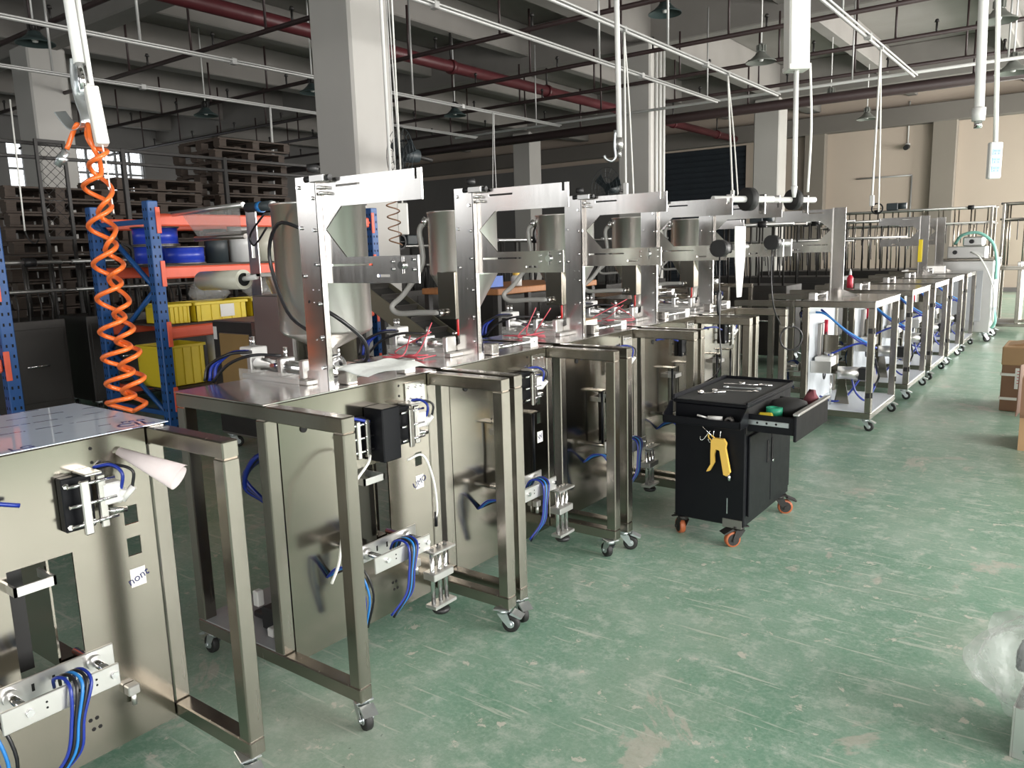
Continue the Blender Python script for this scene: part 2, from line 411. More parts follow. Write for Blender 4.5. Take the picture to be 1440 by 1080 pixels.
single('wall_conduit', mb, 'grey_conduit', 'thin grey conduit angled along the beige far wall', 'conduit')
p = aty(1277, 205, YF)
cm = thing('security_camera', 'small dark security camera on cable on beige far wall', 'camera', (p[0], YF-.02, p[2]))
part('bracket', MB().box(-.06, .06, -.06, 0, -.06, .06, .01), 'white_plastic', cm); part('camera_body', MB().cyl((0, -.05, -.03), (0, -.3, -.08), .07, n=12), 'black_plastic', cm)
part('cable', MB().cyl((0, -.02, .05), (0, -.02, 1.2), .02, n=6), 'white_plastic', cm)
p = aty(1091, 200, YF)
dp = thing('drain_pipe', 'dark red vertical drain pipe on far wall beside the shutter door', 'pipe', (p[0], YF-.13, 0))
part('pipe', MB().cyl((0, 0, 0), (0, 0, 5.1), .09, n=12), 'pipe_red', dp)
for z in (1.2, 3.0, 4.6): part('pipe_clip', MB().ring((0, 0, z), (0, 0, z+.06), .11, .085, 12), 'dark_iron', dp)

# ------------------------------------------------------------------ overhead pipes and tracks
ZT = 3.8; YC = atz(1105, 131, ZT)[1]
tl = {'T1': ((0, 22), 782, 178), 'T2': ((0, 92), 690, 195), 'T3': ((590, 0), 1010, 143), 'T4': ((780, 0), 1105, 131), 'T5': ((1160, 0), 1285, 105)}
tlab = {'T1': 'pale overhead conduit track passing behind the near concrete column', 'T2': 'pale overhead conduit track nearest the mesh windows', 'T3': 'pale overhead conduit track ending at the far concrete column',
        'T4': 'pale overhead conduit track above the row of filling machines', 'T5': 'pale overhead conduit track above the aisle-side open frames'}
TX = {}
for k, (pt, ex, ey) in tl.items():
    X = atz(pt[0], pt[1], ZT)[0]; TX[k] = X; Y1 = atx(ex, ey, X)[1]
    if k in ('T1', 'T2', 'T4', 'T5'): Y1 = YC+.1
    t = thing('conduit_track', tlab[k], 'conduit', (X, 0, ZT), 0, 'overhead conduit tracks')
    part('rail', MB().cyl((-.02, -3, 0), (-.02, Y1, 0), .02, n=8).cyl((.025, -3, .012), (.025, Y1, .012), .012, n=6), 'grey_conduit', t)
    y = .6
    while y < Y1:
        part('hanger', MB().cyl((0, y, 0), (0, y, 5.3-ZT), .016, n=6), 'grey_conduit', t)
        part('junction_box', MB().box(-.04, .04, y+1.1, y+1.17, -.035, .035, .006), 'grey_conduit', t); y += 4.2
t = thing('cross_rail', 'long white cross pipe joining the ends of the overhead tracks', 'pipe', (0, YC+.14, ZT+.06))
part('pipe', MB().cyl((TX['T2']-.6, 0, 0), (XR-.3, 0, 0), .024, n=8), 'white_pipe', t)
for k, X in enumerate((-9, -5.5, -3.2, -1.2, .9, 2.7)): part('hanger', MB().cyl((X, 0, 0), (X, 0, 5.3-ZT), .014, n=6), 'grey_conduit', t)
ZS = 4.45
for i, (px, py) in enumerate(((0, 62), (165, 108), (168, 176), (186, 212), (563, 173), (932, 144))):
    Y = atz(px, py, ZS)[1]
    lab = ('dark sprinkler pipe closest to the hook with orange hose', 'dark sprinkler pipe crossing above the near concrete column', 'dark sprinkler pipe passing just beyond the near concrete column',
           'dark sprinkler pipe above the blue and orange rack', 'dark sprinkler pipe reaching the far concrete column top', 'dark sprinkler pipe just before the thick duct at far wall')[i]
    t = thing('sprinkler_pipe', lab, 'pipe', (0, Y, ZS), 0, 'ceiling sprinkler pipes')
    part('pipe', MB().cyl((-22.5, 0, 0), (XR-.2, 0, 0), .034, n=8), 'pipe_dark', t)
    X = -21.7+.37*i
    XM = atz(560, 75, 4.7)[0]
    while X < XR-.4:
        if abs(X-XM) < .2 or abs(X+.55-XM) < .2: X += .3
        part('hanger', MB().cyl((X, 0, 0), (X, 0, ZC-.5-ZS if i % 2 else .75), .018, n=6), 'pipe_dark', t)
        part('sprinkler_head', MB().cyl((X+.55, 0, 0), (X+.55, 0, .16), .016, n=6).cyl((X+.55, 0, .16), (X+.55, 0, .2), .035, .02, n=8), 'dark_iron', t); X += 1.75
Y = atz(1048, 154, 4.2)[1]
t = thing('air_duct', 'thick dark red-brown pipe crossing before the far wall', 'pipe', (0, Y, 4.2))
part('pipe', MB().cyl((-22.5, 0, 0), (XR-.2, 0, 0), .1, n=14), 'pipe_dark', t)
for X in (-18, -14, -10, -6, -2, 2): part('hanger', MB().cyl((X, 0, 0), (X, 0, .95), .02, n=6), 'pipe_dark', t)
X = atz(560, 75, 4.7)[0]
t = thing('fire_main', 'thick maroon fire main running under the ceiling beams', 'pipe', (X, 0, 4.7))
part('pipe', MB().cyl((0, -5.5, 0), (0, 24.5, 0), .1, n=16), 'pipe_red', t)
for y in range(-4, 25, 3):
    part('clamp', MB().ring((0, y, 0), (0, y+.09, 0), .125, .098, 14), 'pipe_red', t); part('hanger', MB().cyl((0, y+.04, .1), (0, y+.04, .56), .02, n=6), 'dark_iron', t)

def lamp_proto():
    pass
lamps = [((935, 20), 4.6, 'lamp_green', 'large dark green bell lamp above the middle machines'), ((1070, 88), 4.2, 'lamp_pale', 'green bell pendant lamp beside the hanging white box'),
         ((1168, 143), 4.2, 'lamp_pale', 'pale bell pendant lamp before the beige far wall'), ((1219, 168), 4.2, 'lamp_pale', 'smallest pale bell pendant lamp by the far wall'),
         ((1404, 30), 4.2, 'lamp_pale', 'pale bell pendant lamp behind the socket strip cable'), ((1424, 103), 3.7, 'lamp_pale', 'pale bell pendant lamp over the far roller frames'),
         ((50, 62), 4.2, 'lamp_green', 'dark bell pendant lamp near the hook with orange hose'), ((290, 163), 4.2, 'lamp_green', 'dark bell pendant lamp above the wooden pallet stacks'),
         ((640, 163), 4.2, 'lamp_green', 'dark bell pendant lamp under the maroon fire main'), ((440, 131), 4.2, 'lamp_green', 'dark bell pendant lamp half hidden by near column')]
for (px, z, m, lab) in lamps:
    p = atz(*px, z)
    t = thing('pendant_lamp', lab, 'lamp', tuple(p), 0, 'bell pendant lamps')
    part('lamp_shade', MB().lathe([(.225, 0), (.225, .012), (.16, .05), (.09, .11), (.075, .14), (.05, .15), (.0, .15)], (0, 0, 0), 24).lathe([(.222, .002), (.15, .045), (.08, .1), (0, .1)], (0, 0, 0), 24), m, t)
    fin = MB().cyl((0, 0, .15), (0, 0, .27), .045, n=12)
    for k in range(8): a = k*PI/4; fin.box(-.006, .006, .04, .075, .16, .25).xf(Matrix.Rotation(a, 4, 'Z'), len(fin.v)-8)
    part('heat_sink', fin, 'dark_iron' if m == 'lamp_green' else 'lamp_pale', t)
    part('rod', MB().cyl((0, 0, .27), (0, 0, ZC-z), .012, n=6), 'white_pipe', t)
    part('bulb', MB().lathe([(0, .015), (.03, .02), (.04, .05), (.03, .09)], (0, 0, 0), 12), 'white_plastic', t)

# ------------------------------------------------------------------ drops from the ceiling
def drop(name, label, cat, px0, px1, X=None, D=None, r=.012, top=None, m='white_pipe', group=None):
    a = atd(*px0, D) if D else atz(*px0, ZT); b = atd(*px1, D)if D else None
    if b is None:
        dd = (a-CAM)@fw; b = atd(*px1, dd)
    t = thing(name, label, cat, tuple(b), 0, group)
    a = Vector(a-b); d = a.normalized()
    return t, a, d
# long white drops over the machines
for (n, lab, p0, p1, D, r) in (('pendant_socket', 'white socket cord pair hanging above the machine with pale carton', (885, 40), (880, 268), None, .012), ('pendant_socket', 'white socket cord pair hanging in front of the dark shutter door', (1033, 102), (1030, 276), None, .014),
                               ('pendant_socket', 'white socket cord pair with plug before the beige far wall', (1240, 66), (1226, 284), None, .014)):
    t, a, d = drop(n, lab, 'cord', p0, p1, D=D, group='white cords hanging from tracks')
    wx = a.x+t.location.x; a.x += min(TX.values(), key=lambda v: abs(v-wx))-wx; part('clip', MB().box(a.x-.03, a.x+.03, a.y-.02, a.y+.02, a.z-.03, a.z+.03, .004), 'grey_conduit', t)
    part('cord', MB().tube([a, a*.5, Vector((0, 0, .05))], r, 6), 'white_wire', t); part('cord', MB().tube([a, a*.5+Vector((.04, .03, 0)), Vector((.07, .05, -.12))], r*.7, 6), 'white_wire', t)
    part('plug', MB().box(-.025, .025, -.02, .02, -.05, .08, .006), 'white_plastic', t)
t, a, d = drop('air_drop', 'white air drop tube with steel hook before the far column', 'tube', (867, 0), (871, 205), D=6.2)
top = a*(1+.9/a.length)
part('tube', MB().cyl(top, (0, 0, .06), .022, n=10), 'white_pipe', t); part('coupler', MB().cyl((0, 0, .06), (0, 0, -.03), .03, n=10).cyl((0, 0, -.03), (0, 0, -.09), .017, n=8), 'aluminium', t)
part('hook', MB().tube([(-.025, -.02, .12), (-.03, -.022, .0), (-.025, -.02, -.08), (-.05, -.035, -.115), (-.085, -.06, -.10), (-.1, -.07, -.07)], .012, 6), 'zinc', t)
t, a, d = drop('air_drop', 'white air drop tube with steel coupler beside socket strip', 'tube', (1383, 0), (1376, 165), D=4.4)
top = a*(1+1.0/a.length)
part('tube', MB().cyl(top, (0, 0, .05), .026, n=12), 'white_pipe', t); part('collar', MB().cyl((0, 0, .05), (0, 0, -.02), .037, .034, n=14), 'white_plastic', t)
part('coupler', MB().cyl((0, 0, -.02), (0, 0, -.06), .02, n=10), 'chrome', t)
t, a, d = drop('socket_strip', 'white hanging socket strip with three pale blue outlets', 'socket', (1404, 0), (1400, 200), D=4.4)
top = a*(1+1.0/a.length)
part('cable', MB().cyl(top, (0, 0, 0), .013, n=8), 'white_wire', t)
Rf = basis(rh, (0, 0, 1), (0, 0, 0))
body = part('strip_body', MB().box(-.035, .035, -.2, 0, -.018, .018, .006).xf(Rf), 'white_plastic', t)
for k in range(3):
    ob = part('outlet', MB().box(-.024, .024, -.072-k*.047, -.038-k*.047, .018, .021, .001).xf(Rf), 'socket_blue', body)
    for (u, v) in ((-.012, .008), (-.012, -.006), (.01, .008), (.01, -.006), (-.001, .001)):
        pass
    sl = MB()
    for (u, v) in ((-.014, .006), (-.006, .006), (-.01, -.008), (.006, .006), (.014, .006), (.01, -.008)): sl.box(u-.0015, u+.0015, -.055-k*.047+v-.004, -.055-k*.047+v+.004, .021, .0215)
    part('pin_slots', sl.xf(Rf), 'ink', ob)
# hanging white box (lamp housing) in the middle
t, a, d = drop('hanging_box', 'long white metal box hanging above the tool trolley', 'junction box', (1108, 0), (1120, 96), D=3.6)
q = basis((rh[0], rh[1], 0), (-.02, 0, 1), (0, 0, 0))
top = Vector((0, 0, .55))
part('housing', MB().box(-.047, .047, 0, .52, -.045, .045, .008).xf(q), 'white_paint', t)
part('rim', MB().box(-.05, .05, -.012, .012, -.048, .048, .004).xf(q), 'white_paint', t)
part('tube', MB().cyl((0, 0, .5), (0, 0, 2.2), .022, n=10), 'white_pipe', t)
end = Vector(atd(1117, 262, 3.6)-atd(1120, 96, 3.6)); e2 = Vector(atd(1136, 270, 3.6)-atd(1120, 96, 3.6))
part('air_tube', MB().cyl((0, 0, 0), end, .012, n=8), 'white_pipe', t); part('nozzle', MB().cyl(end, end+Vector((0, 0, -.05)), .016, .008, n=8), 'white_plastic', t)
part('cord', MB().tube([Vector((.05, .04, .02)), (Vector((.05, .04, .02))+e2)/2+Vector((.01, 0, 0)), e2], .006, 6), 'white_wire', t)
# thin twin wires hanging further back
for (p0, p1, D, lab) in (((693, 158.5), (693, 265), None, 'thin white wire pair hanging behind the second steel tower'), ((379, 149.7), (387, 285), None, 'thin white wire pair hanging behind the tall drum hopper'), ((543, 0), (556, 240), 8.3, 'long white cable running down the near column corner')):
    t, a, d = drop('hanging_wire', lab, 'wire', p0, p1, D=D)
    if D: a = a*(1+1.1/a.length)
    for k in (0, .06): part('wire', MB().tube([a*(1.03 if D else 1)+Vector((k*.4, 0, 0)), a*.5+Vector((k*.6, 0, 0)), Vector((k, k*.3, 0))], .007, 6), 'white_pipe', t)

# the hook, junction box and orange coil hose on the left
DH = 2.9
def hp(x, y, d=DH): return Vector(atd(x, y, d))
o0 = hp(145, 212)
hk = thing('air_hook', 'steel hook strip on white drop tube carrying the orange hose', 'hook', tuple(o0))
L = lambda x, y, d=DH: hp(x, y, d)-o0
part('tube', MB().cyl(L(88, -60), L(112, 90), .022, n=10), 'white_pipe', hk); part('thin_tube', MB().cyl(L(100, -60), L(131, 132), .009, n=8), 'white_pipe', hk)
part('coupler', MB().cyl(L(112, 90), L(119, 128), .017, n=10), 'chrome', hk)
hb = MB(); path = catmull([L(106, 82), L(107, 110), L(113, 140), L(120, 160), L(121, 172), L(114, 181), L(103, 180), L(92, 168), L(84, 157)], 5)
wv = Vector(fw)*.016
vs = []
for i, p in enumerate(path):
    tdir = (path[min(i+1, len(path)-1)]-path[max(i-1, 0)]).normalized(); nn = tdir.cross(wv.normalized())*.002
    sw = (Vector(fw)*.75+Vector(RV)*.5+Vector(UV)*.35).normalized()*.021
    vs += [p-sw-nn, p+sw-nn, p+sw+nn, p-sw+nn]
fs = []
for i in range(len(path)-1):
    for k in range(4): fs.append((i*4+k, i*4+(k+1) % 4, (i+1)*4+(k+1) % 4, (i+1)*4+k))
hb.add(vs, fs+[(3, 2, 1, 0), tuple(len(vs)-4+k for k in range(4))]); part('hook_strip', hb, 'zinc', hk)
o1 = hp(154, 210)
jb = thing('junction_box', 'tilted white metal box hanging beside the steel hook', 'junction box', tuple(o1))
ax = (hp(138, 130)-hp(154, 210)).normalized(); ux = Vector(RV); ux = (ux-ax*ux.dot(ax)).normalized(); ux = (ux*.8+ax.cross(ux)*.6).normalized()
o1 = o1-Vector(fw)*.05; jb.location = o1; bs = basis(ux, ax, (0, 0, 0)); ln = (hp(138, 130)-hp(154, 210)).length
part('housing', MB().box(-.022, .022, 0, ln, -.021, .021, .004).xf(bs), 'white_paint', jb); part('lug', MB().box(-.012, .012, ln, ln+.014, -.003, .003, .002).xf(bs), 'white_paint', jb)
part('cord', MB().tube([Vector((0, 0, 0)), L(151, 240)-(o1-o0), L(160, 300)-(o1-o0)], .003, 6), 'white_wire', jb)
# two strands of one coiled hose
ch = thing('coil_hose', 'long orange spiral air hose hanging from a steel hook', 'hose', tuple(hp(180, 578)))
oc = hp(180, 578)
def strand(lefts, rights, dep):
    pts = []
    seq = sorted([(y, x, -1) for x, y in lefts]+[(y, x, 1) for x, y in rights])
    P = []
    for k, (y, x, s_) in enumerate(seq):
        P.append(hp(x, y, DH))
        if k < len(seq)-1:
            y2, x2, _ = seq[k+1]
            for f_ in (.25, .5, .75): P.append(hp(x+(x2-x)*(1-math.cos(PI*f_))/2, y+(y2-y)*f_, DH+dep*math.sin(PI*f_)*(1 if s_ < 0 else -1)))
    return [p-oc for p in P]
h1 = [hp(122, 172)-oc, hp(124, 200)-oc, hp(140, 226)-oc]
s1 = strand([(125, 315), (128, 352), (136, 373), (140, 415), (142, 460), (146, 503), (149, 540), (152, 571)][:1]+[(117, 264), (131, 330), (137, 425), (145, 503)]+[(152, 571)], [(157, 290), (163, 305), (170, 380), (177, 465), (196, 548)], .06)
lf = [(117, 262), (124, 318), (131, 372), (136, 420), (140, 467), (144, 504), (149, 540), (152, 568)]
rt = [(146, 240), (157, 290), (164, 345), (171, 398), (176, 446), (184, 487), (188, 522), (190, 556)]
lf2 = [(125, 232), (138, 300), (148, 352), (153, 392), (160, 442), (163, 480), (168, 516), (172, 550)]
rt2 = [(150, 212), (158, 268), (163, 322), (174, 372), (182, 424), (188, 462), (197, 494), (203, 530), (205, 568)]
ends = [hp(188, 578)-oc]
part('coil', MB().tube([hp(123, 178)-oc, hp(124, 176, DH-.02)-oc, hp(128, 200, DH-.03)-oc, hp(140, 226)-oc]+strand(lf, rt, .055)[1:]+ends, .0088, 8, 4), 'orange_hose', ch)
part('coil', MB().tube([hp(125, 170, DH+.02)-oc, hp(122, 190)-oc, hp(132, 207)-oc]+strand(lf2, rt2, .055)+ends, .0088, 8, 4), 'orange_hose', ch)
part('hose_tail', MB().tube([hp(113, 180, DH+.02)-oc, hp(108, 175, DH-.02)-oc, hp(102, 188)-oc, hp(94, 210)-oc], .0088, 8), 'orange_hose', ch)
part('coupler', MB().cyl(hp(93, 213)-oc, hp(80, 233)-oc, .014, n=12).cyl(hp(90, 220)-oc, hp(84, 228)-oc, .019, n=12), 'zinc', ch)

# ================================================================== packaging machines
def caster(parent, x, y, z, ang=0, r=.036, wheel='black_rubber', zinc='zinc', brake=True):
    s = r/.036
    def fork(m):
        m.box(-.035*s, .035*s, -.03*s, .03*s, -.006*s, 0, .002)
        m.cyl((0, 0, -.006*s), (0, 0, -.022*s), .024*s, n=12)
        for sy in (-1, 1): m.prism([(-.022*s, -.02*s), (.022*s, -.02*s), (.04*s, -.07*s), (.024*s, -.076*s), (.0, -.05*s)], 1, sy*.019*s, sy*.021*s)
        m.cyl((.03*s, -.025*s, -.064*s), (.03*s, .025*s, -.064*s), .008*s, n=8)
    c = link('caster', shared(('fork', r, zinc), 'caster', zinc, fork), parent, (x, y, z), (0, 0, ang))
    link('wheel', shared(('wheel', r, wheel), 'wheel', wheel, lambda m: m.lathe([(.008*s, -.012*s), (r*.62, -.012*s), (r*.92, -.013*s), (r, -.008*s), (r, .008*s), (r*.92, .013*s), (r*.62, .012*s), (.008*s, .012*s)], (.03*s, 0, -.064*s), 22, 1)), c)
    link('hub', shared(('hub', r, zinc, wheel), 'hub', zinc, lambda m: m.cyl((.03*s, -.0145*s, -.064*s), (.03*s, .0145*s, -.064*s), r*(.74 if wheel == 'orange_wheel' else .45), n=14)), c)
    if brake: link('brake_pedal', shared(('brk', r, zinc), 'brake_pedal', zinc, lambda m: m.prism([(.03*s, -.018*s), (.075*s, -.034*s), (.082*s, -.03*s), (.04*s, -.01*s)], 1, -.024*s, .024*s)), c)
    return c
def bolts(parent, pts, axis, r=.007, l=.006, m='chrome', name='bolt'):
    d = [(1, 0, 0), (0, -1, 0), (0, 0, 1)][axis]
    me = shared(('bolt', axis, r, l, m), name, m, lambda b: b.cyl((0, 0, 0), (d[0]*l, d[1]*l, d[2]*l), r, n=6))
    for p in pts: link(name, me, parent, p)
ZTOP = 1.025; T = .05
def jaw(parent, x, y, z, black_box=False, hoses=True):
    j = part('sealing_jaw', MB().box(x, x+.03, y-.05, y+.03, z-.075, z+.075, .003), 'black_steel', parent)
    part('top_bar', MB().box(x, x+.075, y-.005, y+.04, z+.078, z+.085, .002), 'aluminium', j)
    for k, (dx, dy) in enumerate(((.065, -.01), (.04, .045))): part('jaw_bar', MB().box(x+dx, x+dx+.014, y+dy-.012, y+dy+.012, z-.08, z+.07, .003), 'steel_plate', j)
    rods = MB()
    for dz in (-.055, 0, .055): rods.cyl((x+.055, y-.045, z+dz), (x+.055, y+.08, z+dz), .005, n=8)
    part('guide_rods', rods, 'chrome', j)
    bolts(j, [(x+.03, y-.04, z+.055), (x+.03, y-.04, z-.06), (x+.03, y+.02, z-.06)], 0, .008, .006)
    part('air_cylinder', MB().box(x+.02, x+.055, y+.045, y+.10, z-.02, z+.04, .004), 'white_plastic', j)
    ft = MB()
    for k in range(2): ft.cyl((x+.04, y+.09+k*.012, z-.02-k*.0), (x+.055, y+.10+k*.03, z+.015), .010, n=8)
    part('fitting', ft, 'white_plastic', j); part('fitting', MB().cyl((x+.04, y+.06, z-.04), (x+.04, y+.11, z-.05), .009, n=8), 'chrome', j)
    if hoses:
        part('air_tube', MB().tube([(x+.05, y+.095, z+.01), (x+.06, y+.10, z+.06), (x+.03, y+.085, z+.085), (x-.005, y+.05, z+.08)], .005, 6), 'blue_tube', j)
        part('air_tube', MB().tube([(x+.055, y+.125, z+.01), (x+.06, y+.13, z+.06), (x+.03, y+.10, z+.08), (x-.005, y+.06, z+.075)], .0045, 6), 'black_tube', j)
    if black_box:
        b = part('heater_housing', MB().box(x-.0, x+.10, y-.185, y-.095, z-.10, z+.10, .004), 'black_steel', parent)
        j2 = part('sealing_jaw', MB().box(x, x+.03, y-.30, y-.2, z-.07, z+.07, .003), 'black_steel', parent)
        for dy in (-.26, -.215): part('jaw_bar', MB().box(x+.04, x+.056, y+dy-.01, y+dy+.01, z-.075, z+.065, .003), 'steel_plate', j2)
        r2 = MB()
        for dz in (-.05, 0, .05): r2.cyl((x+.05, y-.29, z+dz), (x+.05, y-.19, z+dz), .006, n=8)
        part('guide_rods', r2, 'chrome', j2)
    return j
def tower(parent, x, y, flip=1, z0=1.0, extras=True, steel='steel_plate'):
    """steel tower sheet whose front edge is at x; the two arms reach forward (+x)"""
    tw = part('film_tower', MB().plate(1, y, y+.006, x-.105, x, z0, 1.775, []).box(x-.004, x+.004, y, y+.022, z0, 1.775), steel, parent)
    ua = MB().plate(1, y+.023, y+.03, x, x+.48, 1.668, 1.765, [(x+.07, x+.2, 1.733, 1.741), (x+.445, x+.462, 1.732, 1.766)]).prism([(x, 1.592), (x+.012, 1.592), (x+.1, 1.6681), (x, 1.6681)], 1, y+.0235, y+.0295)
    part('upper_arm', ua, steel, tw)
    la = MB().plate(1, y+.023, y+.03, x, x+.45, 1.404, 1.494, [(x+.03, x+.24, 1.463, 1.470), (x+.26, x+.32, 1.424, 1.433)]).prism([(x, 1.592), (x+.01, 1.592), (x+.11, 1.4939), (x, 1.4939)], 1, y+.0235, y+.0295)
    part('lower_arm', la, steel, tw)
    part('base_gusset', MB().prism([(x-.105, 1.026), (x-.25, 1.026), (x-.105, 1.085)], 1, y+.001, y+.005), steel, tw)
    bolts(tw, [(x-.02, y, z) for z in (1.70, 1.59, 1.47, 1.33, 1.21, 1.1)]+[(x-.09, y, z) for z in (1.74, 1.6, 1.43)], 1, .007, .008)
    bolts(tw, [(x-.05+dx, y, 1.38+dz) for dx in (0, .03) for dz in (0, -.045, -.18)], 1, .003, .003)
    bolts(tw, [(x+.335, y+.023, 1.475), (x+.335, y+.023, 1.45), (x+.43, y+.023, 1.48), (x+.43, y+.023, 1.448)], 1, .006, .006)
    part('adjuster', MB().cyl((x+.38, y+.024, 1.462), (x+.38, y+.012, 1.462), .013, n=12).box(x+.377, x+.383, y+.018, y+.02, 1.435, 1.49), 'chrome', tw)
    if extras:
        c = part('arm_clamp', MB().box(x-.02, x+.055, y-.01, y+.02, 1.752, 1.778, .003).cyl((x+.02, y-.01, 1.735), (x+.02, y+.03, 1.735), .006, n=8).cyl((x+.03, y-.01, 1.715), (x+.03, y+.03, 1.715), .006, n=8), 'aluminium', tw)
        part('knob', MB().cyl((x-.02, y+.005, 1.765), (x-.05, y+.0, 1.765), .011, n=10).cyl((x+.055, y+.005, 1.765), (x+.075, y+.005, 1.765), .011, n=10).lathe([(0, -.014), (.02, -.012), (.022, 0), (.02, .012), (0, .014)], (x-.012, y+.005, 1.80), 12), 'black_plastic', c)
    return tw
def hopper(parent, x, y, kind, hose=True):
    if kind == 'drum': r = .18; prof = [(r-.006, 1.70), (r+.006, 1.70), (r+.006, 1.692), (r, 1.69), (r, 1.215), (r-.012, 1.20), (.035, 1.135), (.035, 1.09)]
    else: r = .165; prof = [(r-.006, 1.69), (r+.004, 1.69), (r+.004, 1.683), (r, 1.68), (r, 1.40), (r-.004, 1.39), (.036, 1.17), (.03, 1.10)]
    h = part('hopper', MB().lathe(prof, (x, y, 0), 36).lathe([(r-.005, 1.69), (r-.005, 1.41), (.03, 1.2), (0, 1.2)], (x, y, 0), 36), 'steel_drum', parent)
    if kind == 'drum': part('level_tube', MB().tube([(x+.12, y-.18, 1.60), (x+.02, y-.21, 1.62), (x-.06, y-.2, 1.50), (x+.02, y-.2, 1.30), (x+.14, y-.19, 1.22)], .007, 8), 'black_tube', h)
    else:
        b = part('overflow_box', MB().box(x-.03, x+.08, y-.165, y-.06, 1.19, 1.41, .003), 'steel', h)
        part('drain_tube', MB().tube([(x+.04, y-.11, 1.19), (x+.04, y-.11, 1.13), (x+.03, y-.1, 1.11)], .006, 8), 'red_tube', b)
        part('outlet', MB().cyl((x+.0, y-.165, 1.22), (x+.0, y-.2, 1.22), .016, n=10), 'chrome', b)
        if hose:
            part('hose', MB().tube([(x-.15, y-.10, 1.645), (x-.175, y-.115, 1.6), (x-.165, y-.115, 1.45), (x-.24, y-.17, 1.31), (x-.29, y-.21, 1.25), (x-.25, y-.21, 1.215), (x-.12, y-.20, 1.22), (x, y-.19, 1.222)], .0135, 10), 'clear_hose', h)
            part('hose_clamp', MB().cyl((x-.135, y-.095, 1.64), (x-.16, y-.105, 1.655), .019, n=10), 'chrome', h)
    v = part('valve', MB().box(x-.03, x+.05, y-.035, y+.035, 1.031, 1.10, .004), 'aluminium', h)
    part('valve_flange', MB().cyl((x+.05, y-.01, 1.075), (x+.075, y-.02, 1.075), .036, n=18).cyl((x+.075, y-.02, 1.075), (x+.095, y-.025, 1.075), .024, n=14), 'chrome', v)
    part('seal', MB().ring((x+.048, y-.01, 1.075), (x+.054, y-.012, 1.075), .041, .03, 18), 'black_rubber', v)
    part('valve_lever', MB().cyl((x+.085, y-.02, 1.09), (x+.085, y-.02, 1.14), .005, n=6).cyl((x, y-.04, 1.115), (x, y-.1, 1.115), .006, n=6), 'chrome', v)
    return h
def filler(parent, x, y, wires=False, n=0):
    f = part('filling_cylinder', MB().cyl((x-.2, y, 1.085), (x+.12, y, 1.085), .026, n=14), 'chrome', parent)
    part('cylinder_base', MB().box(x-.24, x+.16, y-.05, y+.05, 1.031, 1.05, .003), 'aluminium', f)
    for dx in (-.21, -.02, .11): part('end_block', MB().box(x+dx-.014, x+dx+.014, y-.034, y+.034, 1.05, 1.12, .004), 'aluminium', f)
    part('side_plate', MB().box(x-.22, x+.14, y-.075, y-.07, 1.031, 1.075), 'film_clear', f)
    vb = part('air_valve', MB().box(x-.25, x-.17, y-.045, y+.03, 1.12, 1.155, .004), 'white_plastic', f)
    part('silencer', MB().cyl((x-.23, y, 1.155), (x-.23, y, 1.19), .009, n=8).cyl((x-.19, y-.02, 1.155), (x-.19, y-.02, 1.195), .008, n=8).cyl((x-.02, y, 1.12), (x-.02, y, 1.16), .009, n=8), 'chrome', vb)
    for k, (m, r) in enumerate((('blue_tube', .007), ('blue_tube', .007), ('black_tube', .006))):
        part('air_tube', MB().tube([(x-.2+k*.02, y-.05, 1.14), (x-.24+k*.01, y-.09-k*.012, 1.135), (x-.28-k*.01, y-.13-k*.012, 1.09), (x-.29-k*.012, y-.14-k*.014, 1.031)], r, 6), m, vb)
    part('air_tube', MB().tube([(x-.02, y-.02, 1.13), (x-.1, y-.09, 1.135), (x-.2, y-.13, 1.1), (x-.27, y-.16, 1.031)], .006, 6), 'black_tube', f)
    if wires:
        rr = random.Random(n)
        for k in range(3):
            pts = [(x+.05+rr.uniform(-.1, .1), y-.1, 1.10+rr.uniform(0, .1))]
            for q in range(4): pts.append((x+.02+rr.uniform(-.16, .16), y-.13+rr.uniform(-.12, .08), 1.036+rr.uniform(0, .02)))
            part('wire', MB().tube(pts, .003, 5), 'pink_wire', f)
